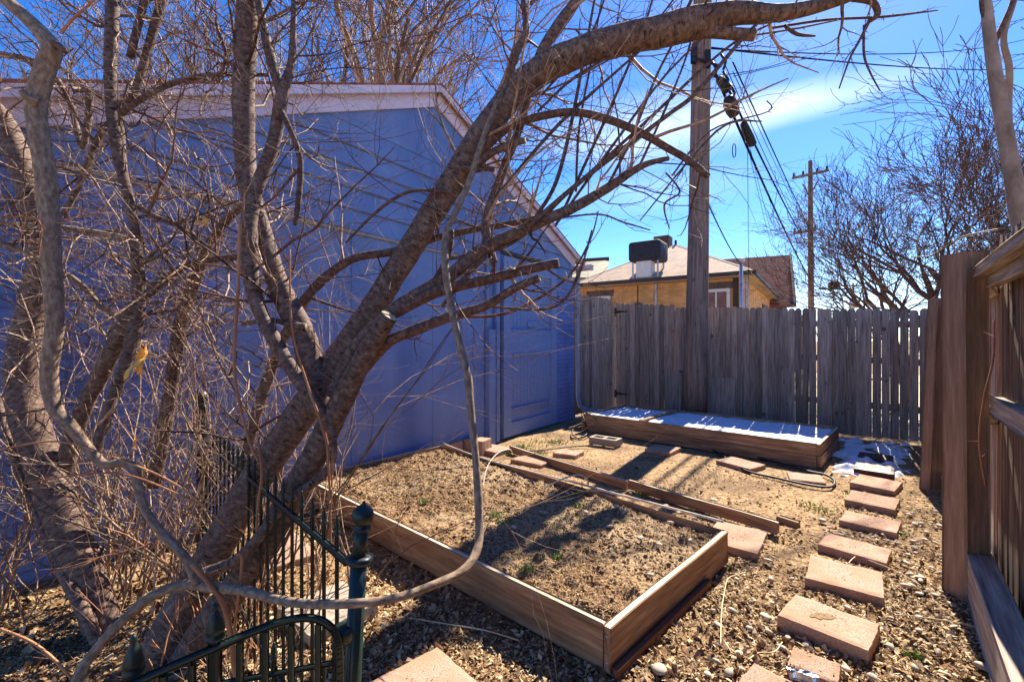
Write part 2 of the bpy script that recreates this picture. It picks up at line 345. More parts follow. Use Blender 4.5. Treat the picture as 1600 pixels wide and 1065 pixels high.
# roof
sl_ = (ZP - ZE) / (S1 - SP)
for sgn, se in ((1, S1 + .30), (-1, S0 - .30)):
    sl_ = (ZP - ZE) / (S1 - SP) if sgn > 0 else (ZP - ZL) / (SP - S0)
    ze = ZP - abs(se - SP) * sl_; b = MB()
    u = V((0, 0, .025)); q = [W(SP, ZP + .10, .12), W(se, ze + .10, .12), W(se, ze + .10, -6.4), W(SP, ZP + .10, -6.4)]
    if sgn < 0: q.reverse()
    b.prism(q, u); b.build('roof_slope', 'shingle_dark', gar)
    b = MB(); b.board(W(SP, ZP + .062, .112), W(se, ze + .062, .112), .07, .02, GN, 2, .003); b.build('barge_board', 'fascia', gar)
    b = MB(); b.prism([W(SP, ZP + .085, .10), W(se, ze + .085, .10), W(se, ze + .085, .0), W(SP, ZP + .085, .0)] if sgn < 0 else [W(SP, ZP + .085, .0), W(se, ze + .085, .0), W(se, ze + .085, .10), W(SP, ZP + .085, .10)], V((0, 0, .012))); b.build('soffit', 'soffit', gar)
    b = MB(); b.board(W(SP, ZP - .03, .035), W(se - sgn * .25, ze - .03 + .25 * sl_, .035), .17, .024, GN, 2, .003); b.build('frieze_board', 'fascia', gar)
# right-hand painted brick pier and its rotten corner post
b = MB(); b.prism([W(1.60, 0, .001), W(S1, 0, .001), W(S1, 2.46, .001), W(1.60, 2.46, .001)], GN * .03)
b.prism([W(S1 + .002, 0, .03), W(S1 + .002, 2.4, .03), W(S1 + .002, 2.4, -.6), W(S1 + .002, 0, -.6)][::-1], GD * .02); b.build('brick_pier', 'bluebrick', gar)
b = MB(); b.board(W(S1 + .07, 0, -.02), W(S1 + .07, 2.55, -.02), .09, .07, GN, 6, .006, warp=.02); b.build('corner_post', 'post', gar)
b = MB(); b.board(W(.02, 2.66, .035), W(1.66, 2.66, .035), .05, .05, GN, 1, .003); b.build('lintel', 'darktrim', gar)
# pilaster left of the door
b = MB(); b.board(W(-.26, 0, .045), W(-.26, 1.56, .045), .15, .08, GN, 1, .006)
b.board(W(-.10, 0, .035), W(-.10, 2.6, .035), .09, .06, GN, 1, .005); b.board(W(-.30, 1.56, .025), W(-.30, 2.44, .025), .07, .04, GN, 1, .004); b.build('door_frame', 'blue', gar)
door = MB()
def rect(mb, s0, s1, z0, z1, o0, o1, **k): mb.prism([W(s0, z0, o0), W(s1, z0, o0), W(s1, z1, o0), W(s0, z1, o0)], GN * (o1 - o0), **k)
rect(door, .03, 1.56, .03, 2.60, .004, .022)
for s0, s1, z0, z1 in ((.03, .22, .03, 2.6), (1.38, 1.56, .03, 2.6)): rect(door, s0, s1, z0, z1, .0225, .062)
for z0, z1 in ((.03, .22), (.40, .425), (1.22, 1.55), (2.42, 2.6)): rect(door, .222, 1.378, z0, z1, .0225, .056)
for s in [.222 + i * .0965 for i in range(13)]: rect(door, s - .0025, s + .0025, .43, 1.2, .0225, .0255)
for s in [.222 + i * .0965 for i in range(13)]: rect(door, s - .0025, s + .0025, 1.56, 2.41, .0225, .0255)
rect(door, .225, 1.375, 1.20, 1.222, .0565, .070); rect(door, .225, 1.375, 1.545, 1.565, .0565, .068)
d_o = door.build('door', 'bluewood', gar)
b = MB(); rect(b, .68, .95, 1.62, 1.70, .0225, .045); b.build('mail_slot', 'bluewood', d_o)
b = MB(); rect(b, -.02, .026, .0, 2.6, .002, .012); b.build('door_gap', 'black', gar)
# downspout and gutter
b = MB(); p = S1 + .17
b.tube([W(p + .12, 2.72, -.02), W(p + .05, 2.62, .02), W(p, 2.5, .03), W(p, 1.2, .03), W(p + .03, .35, .03), W(p + .06, .2, .05), W(p + .15, .12, .14), W(p + .32, .10, .3)], .042, 10)
b.build('downspout', mat('blue_gray_pipe', [(.2, .25, .38), (.33, .38, .5)], nscale=8, rough=.4, bump=0), gar)
b = MB(); b.board(W(S1 + .36, 2.76, .24), W(S1 + .36, 2.76, -6.4), .1, .1, (0, 0, 1), 1, .01); b.build('gutter', 'fascia', gar)

# ---------------------------------------------------------------- wooden fences
def pickets(mb, p0, p1, zt0, zt1, wdt=.092, gap=.007, thick=.018, n=None, side=1, ear=.03, gaps=None, zb=.02, tiltj=.004, jitz=.012):
    p0, p1 = V(p0), V(p1); d = p1 - p0; L = d.length; d.normalize(); nrm = V((d.y, -d.x, 0))
    s = 0
    while s < L - wdt * .5:
        wd = wdt * (1 + .10 * (rng.random() - .5)); q = (s + wd / 2) / L
        zt = zt0 + (zt1 - zt0) * q + jitz * (rng.random() - .5) * 2
        c = p0 + d * (s + wd / 2) + nrm * (.004 * (rng.random() - .5)); tl = d * (tiltj * (rng.random() - .5) * 2)
        mb.board(c + V((0, 0, zb + .02 * rng.random())), c + tl + V((0, 0, zt)), wd, thick, nrm, 5, .002, 0, ear, warp=.006)
        s += wd + (gaps(q) if gaps else gap * rng.random() * 1.5)
BF0, BFg, BFp, BF1 = V((1.17, 8.47, 0)), V((2.06, 9.15, 0)), V((3.02, 8.40, 0)), V((5.66, 6.056, 0))
bf = thing('wooden_fence', 'long gray picket fence along the back behind the snowy bed and pole', 'fence', (BFp + BF1) / 2)
gp = lambda q: .001 + (.004 + .012 * rng.random()) * (.55 if rng.random() < .22 + .3 * q else 0)
b = MB(); pickets(b, BFp, BF1, 2.03, 1.82, gaps=gp); b.build('picket_panel', 'fence', bf)
dn = (BF1 - BFp).normalized(); nb = V((dn.y, -dn.x, 0))
for z in (.45, 1.1, 1.62):
    b = MB(); b.board(BFp - nb * .035 + V((0, 0, z + .12)), BF1 - nb * .035 + V((0, 0, z)), .09, .04, nb, 4); b.build('rail', 'fence', bf)
for q in (.0, .34, .67, 1.0):
    c = BFp.lerp(BF1, q) - nb * .10; b = MB(); b.board(c, c + V((0, 0, 1.75)), .09, .09, nb, 3); b.build('post', 'fence', bf)
gt = thing('fence_gate', 'gray picket gate with black strap hinge left of the utility pole', 'gate', (BFg + BFp) / 2)
b = MB(); pickets(b, BFg + V((.03, -.02, 0)), BFp, 2.16, 2.06, zb=.06, gaps=lambda q: .004 + .018 * (rng.random() > .7)); b.build('picket_panel', 'fence', gt)
b = MB(); dg = (BFp - BFg).normalized(); ng = V((dg.y, -dg.x, 0)); 
for z in (.35, 1.9): b.board(BFg + dg * .05 - ng * .035 + V((0, 0, z)), BFp - ng * .035 + V((0, 0, z)), .09, .04, ng, 2)
b.board(BFg + dg * .05 - ng * .036 + V((0, 0, .4)), BFp - ng * .036 + V((0, 0, 1.85)), .09, .035, ng, 2); b.build('frame', 'fence', gt)
for z in (.35, 1.98):
    b = MB(); hb = BFg + dg * .04 + ng * .016 + V((0, 0, z)); b.board(hb, hb + dg * .26, .045, .006, ng, 1, .001, taper=.35); b.board(hb - V((0, 0, .08)) - dg * .01, hb + V((0, 0, .08)) - dg * .01, .04, .006, ng, 1, .001); b.build('hinge', 'black', gt)
sp = thing('wooden_fence', 'taller gray fence section between garage corner and gate', 'fence', (BF0 + BFg) / 2)
b = MB(); pickets(b, BF0, BFg - V((.06, .05, 0)), 2.28, 2.24, gap=.001); b.build('picket_panel', 'fence', sp)
b = MB(); b.board(BFg + V((-.01, .06, 0)), BFg + V((-.01, .06, 2.1)), .09, .09, (0, -1, 0), 3); b.build('gate_post', 'fence', sp)

RD = V((3.05, 3.67, 0)).normalized(); RN = V((-RD.y, RD.x, 0))     # along the right fence, towards the yard
RB = V((2.50, 2.48, 0))
def Rf(s, z=0.0, o=0.0): return RB + RD * s + RN * o + V((0, 0, z))
rf = thing('board_fence', 'brown board fence on the right with posts, rails and kickboard beam', 'fence', Rf(.5))
b = MB(); pickets(b, Rf(-4.2, 0, -.13), Rf(.1, 0, -.13), 1.92, 1.95, wdt=.135, gap=.002, ear=.035, side=1, jitz=.03); b.build('picket_panel', 'fence_warm', rf)
b = MB(); pickets(b, Rf(.12, 0, -.13), Rf(4.85, 0, -.13), 1.82, 1.84, wdt=.135, gap=.002, ear=.035, jitz=.02); b.build('picket_panel', 'fence', rf)
b = MB(); b.board(Rf(-4.2, 1.70, -.055), Rf(-.04, 1.77, -.055), .115, .06, (0, 0, 1), 14, .008, .004, warp=.02); 
b.board(Rf(-4.2, 1.685, -.075), Rf(-.04, 1.755, -.075), .05, .15, (0, 0, 1), 14, .008, .004, warp=.0); b.build('rail', 'rail', rf)
b = MB(); b.board(Rf(-4.2, 1.06, -.09), Rf(-.04, 1.06, -.09), .055, .10, (0, 0, 1), 8, .005, .003, warp=.01); b.build('rail', 'rail', rf)
b = MB(); b.board(Rf(.1, 1.70, -.09), Rf(1.6, 1.68, -.09), .055, .10, (0, 0, 1), 4, .005, .003); b.board(Rf(1.75, 1.66, -.09), Rf(4.5, 1.64, -.09), .055, .10, (0, 0, 1), 4, .005, .003); b.build('rail', 'rail', rf)
b = MB(); b.board(Rf(.1, .99, -.09), Rf(4.5, .93, -.09), .055, .10, (0, 0, 1), 4, .005, .003); b.build('rail', 'rail', rf)
b = MB(); b.board(Rf(-4.2, .14, -.03), Rf(-.02, .14, -.03), .11, .24, (0, 0, 1), 8, .006, .002, warp=.006); b.build('kickboard', 'rail', rf)
b = MB(); b.board(Rf(.12, .13, -.05), Rf(2.0, .11, -.05), .09, .20, (0, 0, 1), 4, .006, .002); b.build('kickboard', 'rail', rf)
b = MB(); b.board(Rf(2.2, .10, -.06), Rf(4.5, .08, -.06), .06, .16, (0, 0, 1), 4, .006, .002); b.build('kickboard', 'rail', rf)
b = MB(); b.board(Rf(.03, -.05, .02), Rf(.03, 1.885, .02), .145, .145, V((0, -1, 0)), 8, .010, 0, 0, warp=.012); b.build('post', 'post', rf)
b = MB(); b.board(Rf(2.30, -.05, .05), Rf(2.42, 1.80, -.02), .13, .11, V((0, -1, 0)), 6, .010, 0, 0, warp=.01); b.build('post', 'post', rf)
b = MB(); b.board(Rf(-2.6, -.05, .02), Rf(-2.6, 1.885, .02), .145, .145, RN, 6, .010, warp=.01); b.build('post', 'post', rf)

# ---------------------------------------------------------------- raised beds
def bedbox(name, label, corners, zt, zb, th0, soilz, soilmat, soilname, boards=2, low=None):
    """corners: near, right, back, left at the top outer edge"""
    c = [V((q[0], q[1], 0)) for q in corners]; cen = sum(c, V((0, 0, 0))) / 4
    t = thing(name, label, 'raised bed', cen); 
    for i in range(4):
        a, e = c[i], c[(i + 1) % 4]; d = (e - a).normalized(); inn = V((-d.y, d.x, 0))
        if inn.dot(cen - a) < 0: inn = -inn
        hh = (zt - zb) / boards; th = th0 if not (soilname == 'soil' and i == 1) else .02
        for k in range(boards):
            z = zb + hh * (k + .5); a2, e2 = (a, e) if i % 2 == 0 else (a + d * (th + .001), e - d * (th + .001))
            mb = MB(); off = .003 * (k % 2)
            mb.board(a2 + inn * (th / 2 + off) + V((0, 0, z)), e2 + inn * (th / 2 + off) + V((0, 0, z)), th, hh - .004, (0, 0, 1), 12, .005, .0015, warp=.006)
            so2 = mb.build('side_board', 'bed', t); so2.data.materials.append(M['sunlit_worn_top'])
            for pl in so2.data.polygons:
                if pl.normal.z > .6: pl.material_index = 1  # upward faces take the paler worn tone with sunlight painted in
    return t, c, cen
bigc = [(.414, 1.90), (1.365, 2.87), (-.835, 5.25), (-1.87, 4.01)]
big, bc, bcen = bedbox('raised_bed', 'large wooden raised bed full of dry soil in the foreground', bigc, .205, .0, .04, .17, 'bedsoil', 'soil', 1)
b = MB(); d = (bc[1] - bc[0]).normalized(); n_ = V((d.y, -d.x, 0))
b.board(bc[0] + n_ * .016 + V((0, 0, .0)), bc[1] - d * .35 + n_ * .016 + V((0, 0, .0)), .03, .08, (0, 0, 1), 4, .004); b.build('lower_board', mat('old_red_board', [(.1, .04, .025), (.2, .09, .05)], (1, 1, .05), 30, 5, rough=.8), big)
b = MB()
for k, (q, z) in enumerate(((.018, .16), (.018, .05))):
    b = MB(); b.lathe(bc[0] + (bc[3] - bc[0]).normalized() * .02 + V((0, 0, z)) - V(((bc[1] - bc[0]).normalized().x, (bc[1] - bc[0]).normalized().y, 0)) * .001, [(.005, 0), (.005, .003)], 8, axis=-(bc[1] - bc[0])); b.build('screw', 'screw', big)
for q_ in (.25, .5, .75):
    b = MB(); d_ = (bc[3] - bc[0]); n2 = V((d_.y, -d_.x, 0)).normalized(); n2 = n2 if n2.y < 0 else -n2
    b.lathe(bc[0] + d_ * q_ + V((0, 0, .07 + .09 * (q_ == .5))) + n2 * .001, [(.004, 0), (.004, .002)], 8, axis=n2); b.build('screw', 'rust', big)
def inquad(c, inset):
    u = (c[1] - c[0]); v = (c[3] - c[0]); return u, v
def soil_sheet(name, parent, c, zfun, m, nu, nv, inset, kind='stuff'):
    vs = []
    for i in range(nu + 1):
        for j in range(nv + 1):
            q, p = i / nu, j / nv
            a = c[0].lerp(c[1], q); e = c[3].lerp(c[2], q); x = a.lerp(e, p)
            x = cenlerp(x, c, inset); vs.append(V((x.x, x.y, zfun(x.x, x.y))))
    fs = [(i * (nv + 1) + j, (i + 1) * (nv + 1) + j, (i + 1) * (nv + 1) + j + 1, i * (nv + 1) + j + 1) for i in range(nu) for j in range(nv)]
    mb = MB(); mb._add(vs, fs, list(vs), .5, True); return mb.build(name, m, parent)
def cenlerp(x, c, inset):
    cen = sum(c, V((0, 0, 0))) / 4; u = (c[1] - c[0]).normalized(); v = (c[3] - c[0]).normalized()
    lu = (c[1] - c[0]).length; lv = (c[3] - c[0]).length; r = x - cen
    return cen + r * 1.0 - u * (r.dot(u) / (lu / 2) * inset) - v * (r.dot(v) / (lv / 2) * inset)
def bz(x, y):
    return .163 + .03 * noise.noise(V((x * 1.2, y * 1.2, 5))) + .024 * noise.noise(V((x * 5, y * 5, 8))) + .024 * noise.noise(V((x * 14, y * 14, 1))) + .009 * noise.noise(V((x * 34, y * 34, 2)))
o = soil_sheet('soil_fill', big, bc, bz, 'bedsoil', 130, 250, .035)
snc = [(3.38, 4.98), (4.30, 5.98), (2.01, 8.11), (1.09, 7.11)]
snb, sc_, scen = bedbox('raised_bed', 'long narrow raised bed filled with snow against the back fence', snc, .272, .0, .04, .2, 'snow', 'snow', 2)
def sz(x, y):
    return .240 + .020 * noise.noise(V((x * 2, y * 2, 5))) + .014 * noise.noise(V((x * 9, y * 9, 8))) + .006 * noise.noise(V((x * 30, y * 30, 8)))
tag(recenter(soil_sheet('snow_layer', None, sc_, sz, 'snow', 60, 160, .05)), 'sheet of snow lying inside the long narrow raised bed', 'snow', None, 'stuff')
b = MB(); u_ = (sc_[3] - sc_[0]).normalized(); v_ = (sc_[1] - sc_[0]).normalized()
b.board(sc_[0] + u_ * 2.16 + v_ * .05 + V((0, 0, .268)), sc_[0] + u_ * 2.16 + v_ * 1.25 + V((0, 0, .268)), .06, .03, (0, 0, 1), 3, .005); b.build('cross_brace', 'bed', snb)
# low edging timber
e0, e1 = V((1.93, 3.30, 0)), V((-.02, 5.72, 0))
b = MB(); b.board(e0 + V((0, 0, .045)), e0.lerp(e1, .42) + V((0, 0, .045)), .05, .09, (0, 0, 1), 10, .006, .002, warp=.01)
o = b.build('edging_timber', 'bed'); o.data.materials.append(M['sunlit_worn_top']); [setattr(pl, 'material_index', 1) for pl in o.data.polygons if pl.normal.z > .6]; tag(recenter(o), 'weathered edging timber, near length with cut end beside the pavers', 'timber', 'edging timbers beside the big bed')
b = MB(); b.board(e0.lerp(e1, .425) + V((-.01, 0, .04)), e1 + V((0, 0, .04)), .05, .085, (0, 0, 1), 12, .006, .002, warp=.02)
o = b.build('edging_timber', 'bed'); o.data.materials.append(M['sunlit_worn_top']); [setattr(pl, 'material_index', 1) for pl in o.data.polygons if pl.normal.z > .6]; tag(recenter(o), 'weathered edging timber, far length running toward the garage door', 'timber', 'edging timbers beside the big bed')
b = MB(); b.board(G(1216, 812), G(1248, 822), .07, .07, (0, 0, 1), 2, .008); o = b.build('timber_offcut', 'bed'); tag(recenter(o), 'short timber offcut behind the end of the edging timber', 'timber')

# ---------------------------------------------------------------- pavers
def paver(q, h, label, m='paver', group='red stepping pavers', name='paver', sink=.03, tilt=None):
    pts = [G(x, y, h) for x, y in q]; cen = sum(pts, V((0, 0, 0))) / 4; cen.z = 0
    u = ((pts[1] - pts[0]) + (pts[2] - pts[3])) / 4; v = ((pts[2] - pts[1]) + (pts[3] - pts[0])) / 4
    # square up
    un = u.normalized(); vn = V((-un.y, un.x, 0)); vn = vn if vn.dot(v) > 0 else -vn; v = (vn * 3 + v.normalized()).normalized() * v.length
    mb = MB(); nx, ny = 12, 12; vs, fs, tc = [], [], []; off = V((rng.random() * 9, rng.random() * 9, 0))
    def pt(a, c2, z):
        e = max(abs(a), abs(c2)); p = u * a + v * c2; ch_ = max(0, noise.noise(V((a * 2.2 + off.x, c2 * 2.2, off.y))) - .18) * (.05 if e > .99 else 0); p = p * (1 - ch_)
        return V((p.x + .0025 * noise.noise(V((a * 7, c2 * 7, off.x))), p.y + .0025 * noise.noise(V((c2 * 7, a * 7, off.y))), z))
    for i in range(nx + 1):
        for j in range(ny + 1):
            a, c2 = -1 + 2 * i / nx, -1 + 2 * j / ny; ed = (i in (0, nx)) + (j in (0, ny))
            z = h - (.004 if ed else 0) - (.006 * max(0, noise.noise(V((a * 3, c2 * 3, off.x)))) if ed else 0) + .001 * noise.noise(V((a * 5, c2 * 5, off.y)))
            vs.append(pt(a * (1 - .0 * ed), c2, z))
    for i in range(nx):
        for j in range(ny): fs.append((i * (ny + 1) + j, (i + 1) * (ny + 1) + j, (i + 1) * (ny + 1) + j + 1, i * (ny + 1) + j + 1))
    ring = [(i, 0) for i in range(nx)] + [(nx, j) for j in range(ny)] + [(i, ny) for i in range(nx, 0, -1)] + [(0, j) for j in range(ny, 0, -1)]
    k0 = len(vs)
    for i, j in ring: a, c2 = -1 + 2 * i / nx, -1 + 2 * j / ny; vs.append(pt(a * 1.012, c2 * 1.012, h - .012))
    for i, j in ring: a, c2 = -1 + 2 * i / nx, -1 + 2 * j / ny; vs.append(pt(a * 1.012, c2 * 1.012, -sink))
    m_ = len(ring)
    for k in range(m_):
        i, j = ring[k]; i2, j2 = ring[(k + 1) % m_]
        fs.append((i * (ny + 1) + j, k0 + k, k0 + (k + 1) % m_, i2 * (ny + 1) + j2)); fs.append((k0 + k, k0 + m_ + k, k0 + m_ + (k + 1) % m_, k0 + (k + 1) % m_))
    if (pts[1] - pts[0]).cross(pts[3] - pts[0]).z < 0: fs = [tuple(reversed(f)) for f in fs]
    mb._add(vs, fs, [p + off for p in vs], rng.random()); o = mb.build(name, m); o.location = cen
    tag(o, label, 'paver', group); return o
PV = [
 ([(1173, 1030), (1262, 1072), (1240, 1140), (1140, 1092)], .045, 'red paver cut off by the photo bottom, left of foil covered paver'),
 ([(1241, 1008), (1312, 1037), (1311, 1066), (1228, 1038)], .055, 'small red paver with crumpled foil at its front edge'),
 ([(1246, 928), (1371, 972), (1362, 1016), (1211, 959)], .07, 'largest thick red paver with a brown stain on top'),
 ([(1267, 865), (1380, 895), (1380, 932), (1258, 902)], .048, 'pale red paver just behind the thick stained paver'),
 ([(1289, 830), (1392, 858), (1386, 876), (1281, 852)], .036, 'red paver crossed by a thin dry stick'),
 ([(1324, 795), (1405, 816), (1404, 831), (1310, 813)], .036, 'red paver on the path with pebbles along its front edge'),
 ([(1326, 764), (1400, 779), (1405, 796), (1325, 780)], .045, 'second red paver from the snowy patch on the path'),
 ([(1337, 739), (1403, 752), (1405, 767), (1334, 754)], .045, 'first sunlit red paver in front of the snowy patch'),
 ([(1337, 720), (1396, 728), (1398, 740), (1335, 731)], .05, 'dark wet paver at the front of the snow patch'),
 ([(1342, 705), (1393, 712), (1397, 719), (1341, 712)], .05, 'dark wet paver at the rear of the snow patch'),
 ([(1114, 809), (1200, 831), (1182, 863), (1108, 845)], .03, 'flat red paver wedged between big bed corner and edging timber'),
 ([(1140, 710), (1187, 726), (1180, 733), (1124, 720)], .04, 'chipped red paver left of the cable bend near the snow bed'),
 ([(1228, 735), (1275, 742), (1299, 755), (1236, 748)], .02, 'sunken red paver inside the loop of black cable'),
 ([(1022, 693), (1062, 699), (1049, 708), (1011, 700)], .04, 'reddish paver at the foot of the snow bed in front of pole'),
 ([(878, 701), (914, 705), (897, 712), (864, 706)], .035, 'small pale paver behind the edging timber, near the concrete block'),
 ([(818, 711), (865, 719), (843, 726), (798, 716)], .04, 'wide tan paver at the far end of the edging timber'),
 ([(764, 692), (800, 699), (770, 707), (743, 699)], .05, 'red paver on the ground in front of the garage door'),
 ([(682, 1005), (752, 1070), (650, 1150), (572, 1070)], .04, 'large red paver at the bottom centre beside the green post'),
 ([(452, 826), (495, 860), (425, 887), (386, 850)], .045, 'red paver seen through iron fence bars behind leaning trunk'),
 ([(322, 792), (352, 797), (340, 820), (303, 812)], .045, 'pale red paver glimpsed among shrub stems near the garage')]
for q, h, lb in PV:
    o = paver(q, h, lb, 'wetpaver' if 'wet' in lb else 'paver'); o.rotation_euler = (rng.gauss(0, .016), rng.gauss(0, .016), rng.gauss(0, .03))
    if 'stain' in lb:
        ROOT[o.name] = V(o.location); sb = MB(); c_ = G(1285, 962, h + .0025)
        sb.poly([c_ + V((math.cos(a_ * .35) * .052 * (1 + .35 * math.sin(a_ * 2.3) * math.cos(a_ * 4.1)), math.sin(a_ * .35) * .026 * (1 + .4 * math.cos(a_ * 3.7)), 0)) for a_ in range(18)])
        sb.build('stain', mat('brown_stain', [(.16, .10, .045), (.34, .22, .12)], (1, 1, 1), 70, 6, .95, .2, .001, src='obj'), o)
paver([(530, 906), (598, 942), (475, 990), (440, 948)], .06, 'worn gray concrete slab behind the green iron post', 'grayslab', None, 'concrete_slab')['category'] = 'slab'
paver([(738, 681), (767, 684), (755, 690), (724, 686)], .17, 'upright red block against garage wall beside the door', 'paver', 'red blocks at the garage wall', 'brick_block')['category'] = 'block'
paver([(697, 684), (720, 688), (708, 694), (684, 690)], .17, 'red block behind the far corner of the big bed', 'paver', 'red blocks at the garage wall', 'brick_block')['category'] = 'block'
# concrete block with holes
t = thing('concrete_block', 'gray concrete block with two holes beside the snow bed', 'block', G(946, 694))
cb = G(946, 694); u = V((.80, -.60, 0)); v = V((.6, .8, 0)); h = .09; mb = MB()
L2, W2 = .2, .1
for a, c2, l, w2 in ((-.18, 0, .02, .1), (0, 0, .02, .1), (.18, 0, .02, .1), (-.09, -.08, .07, .02), (.09, -.08, .07, .02), (-.09, .08, .07, .02), (.09, .08, .07, .02)):
    mb.prism([cb + u * (a - l) + v * (c2 - w2), cb + u * (a + l) + v * (c2 - w2), cb + u * (a + l) + v * (c2 + w2), cb + u * (a - l) + v * (c2 + w2)], V((0, 0, h)))
mb.build('web', 'grayslab', t)
# foil
mb = MB(); c0 = G(1255, 1052, .07); vs = []; 
for i in range(9):
    for j in range(6):
        x, y = (i / 8 - .5) * .10, (j / 5 - .5) * .04
        vs.append(c0 + V((x, y - x * .35, .012 * noise.noise(V((x * 60, y * 60, 1))) - .02 * (j < 2) )))
mb._add(vs, [(i * 6 + j, (i + 1) * 6 + j, (i + 1) * 6 + j + 1, i * 6 + j + 1) for i in range(8) for j in range(5)], list(vs), .5)
o = mb.build('foil_scrap', 'foil'); so_ = o.modifiers.new('s', 'SOLIDIFY'); so_.thickness = .002; tag(recenter(o), 'scrap of crumpled silver foil on the small front paver', 'foil')
# snow on the ground by the far pavers
mb = MB(); n_ = 90; vs = []; fs = []
c1, c2, c3, c4 = G(1288, 740), G(1430, 752), G(1422, 690), G(1306, 684)
keep = {}
for i in range(n_ + 1):
    for j in range(n_ + 1):
        p = c1.lerp(c2, i / n_).lerp(c4.lerp(c3, i / n_), j / n_); a = 2 * i / n_ - 1; e = 2 * j / n_ - 1
        f = .16 - .55 * max(abs(a), abs(e)) ** 3 + .6 * noise.noise(V((p.x * 3.6, p.y * 3.6, 4))) + .6 * noise.noise(V((p.x * 9, p.y * 9, 4)))
        vs.append(V((p.x, p.y, -.004 + .052 * max(-.6, min(1, f * 2.0)))))
for i in range(n_):
    for j in range(n_): fs.append((i * (n_ + 1) + j, (i + 1) * (n_ + 1) + j, (i + 1) * (n_ + 1) + j + 1, i * (n_ + 1) + j + 1))
mb._add(vs, fs, list(vs), .5, True); o = mb.build('snow_patch', 'snow'); tag(recenter(o), 'melting snow patch over the far pavers by the fence corner', 'snow', None, 'stuff')
# plywood offcut and board leaning on the back fence
def lean(px0, px1, ytop, label, m, ybot=655, off=.10):
    s = (BF1 - BFp).normalized(); 
    def onf(px):  # intersect ray with fence line
        k = (px - 800) / F; a = BFp; den = s.x - k * s.y; tt = (k * a.y - a.x) / den; return a + s * tt
    a, e = onf(px0), onf(px1); Y = (a.y + e.y) / 2; zt = CH - (ytop - HZ) / F * Y
    mb = MB(); c = (a + e) / 2
    mb.board(c + nb * off + V((0, 0, 0)), c + nb * .03 + V((0, 0, zt)), (e - a).length, .02, nb, 2, .002); o = mb.build('plywood_offcut' if px1 - px0 > 40 else 'scrap_board', m)
    tag(recenter(o), label, 'board')
lean(1104, 1151, 590, 'square gray plywood offcut leaning on fence right of pole', 'fence')
lean(1042, 1067, 578, 'narrow gray board leaning on the gate left of pole', 'fence')
# ---------------------------------------------------------------- utility pole and lines
PY = 7.62
pole = thing('utility_pole', 'tall weathered wooden utility pole in front of the back fence', 'utility pole', (P(1086, HZ, PY).x, PY, 0))
def pp(y): return P(1087 + (580 - y) * .0185 if y < 640 else 1087, y, PY)
mb = MB(); ys = [670, 560, 440, 300, 160, 60, -120, -330]
mb.tube([pp(y) for y in ys], [.178, .175, .17, .162, .152, .145, .135, .125], 20, rough=.06); mb.build('shaft', 'pole', pole)
for k, (a, c2) in enumerate(((1105, 95), (1084, 88))):
    mb = MB(); q = P(a, c2, PY - .16); mb.board(q + V((0, 0, -.12)), q + V((.0, 0, .16)), .09, .07, (0, -1, 0), 1, .01); mb.board(q + V((.04, -.02, -.06)), q + V((.22, -.04, -.12)), .03, .03, (0, 0, 1)); mb.build('bracket', 'black', pole)
def wire(a, c2, r, label, sag=.3, name='cable', grp='cables strung from the utility pole', n=24, m='wire'):
    a, c2 = V(a), V(c2); mb = MB(); mb.tube([a.lerp(c2, i / n) - V((0, 0, sag * 4 * (i / n) * (1 - i / n))) for i in range(n + 1)], r, 6)
    o = mb.build(name, m); tag(o, label, 'cable', grp); o.location = (0, 0, 0); recenter(o); return o
P2 = P(1266, HZ, 27)
wire(P(1116, 112, PY), P(1268, 440, 27), .026, 'thickest black cable running from splice case to distant pole', .25)
wire(P(1138, 140, PY), P(1276, 405, 27), .02, 'black cable carrying the long splice tube', .25)
wire(P(1145, 98, PY), P(1312, 452, 30), .013, 'thin cable sloping down farthest right from the pole top', .15)
wire(P(1132, 100, PY), P(1296, 430, 29), .008, 'slender cable beside the thin cable farthest right', .5)
wire(P(1145, 112, PY), P(1266, 368, 27), .007, 'very slender cable ending at the lower crossarm of the distant pole', .1)
wire(P(1168, 230, PY * 1.3), P(1170, 452, 13), .006, 'hair thin vertical drop wire above the brick house', .0)
wire(P(1160, 190, PY), P(1212, 405, 22), .006, 'faint drop wire ending at the dark red roof', .2)
wire(P(1168, 215, PY), P(1220, 410, 22), .005, 'faint drop wire just right of another over dark red roof', .2)
wire(P(1098, 300, PY), P(1156, 412, 14), .013, 'service wire from pole down to the metal roof pipe', .1)
wire(P(1020, 470, 16), P(1060, 270, 10), .004, 'faint wire hanging left of the pole above chimney', .3)
wire(P(1095, 76, PY), P(1640, 50, 24), .012, 'upper thin line crossing the sky to the right', .5, 'overhead_line')
wire(P(1100, 74, PY), P(1640, 103, 24), .016, 'lower thin line crossing the sky to the right', .3, 'overhead_line')
wire(P(1145, 120, PY), P(1420, 20, 20), .006, 'very fine line rising to the upper right sky', .3, 'overhead_line')
wire(P(1100, 120, PY), P(1250, 88, 12), .008, 'short fine line just right of the pole top', .1, 'overhead_line')
t = thing('splice_case', 'bulky black splice enclosure hanging on cables right of pole top', 'splice case', P(1134, 140, PY))
mb = MB(); mb.lathe(P(1148, 182, 7.8), [(.02, -.02), (.08, 0), (.11, .1), (.11, .24), (.07, .33), (.03, .35)], 14, axis=P(1136, 150, 7.7) - P(1148, 182, 7.8)); mb.build('drum', 'black', t)
mb = MB(); mb.lathe(P(1122, 122, 7.7), [(.04, 0), (.07, .04), (.08, .2), (.05, .3)], 12, axis=P(1136, 140, 7.7) - P(1122, 122, 7.7)); mb.build('clamp', 'black', t)
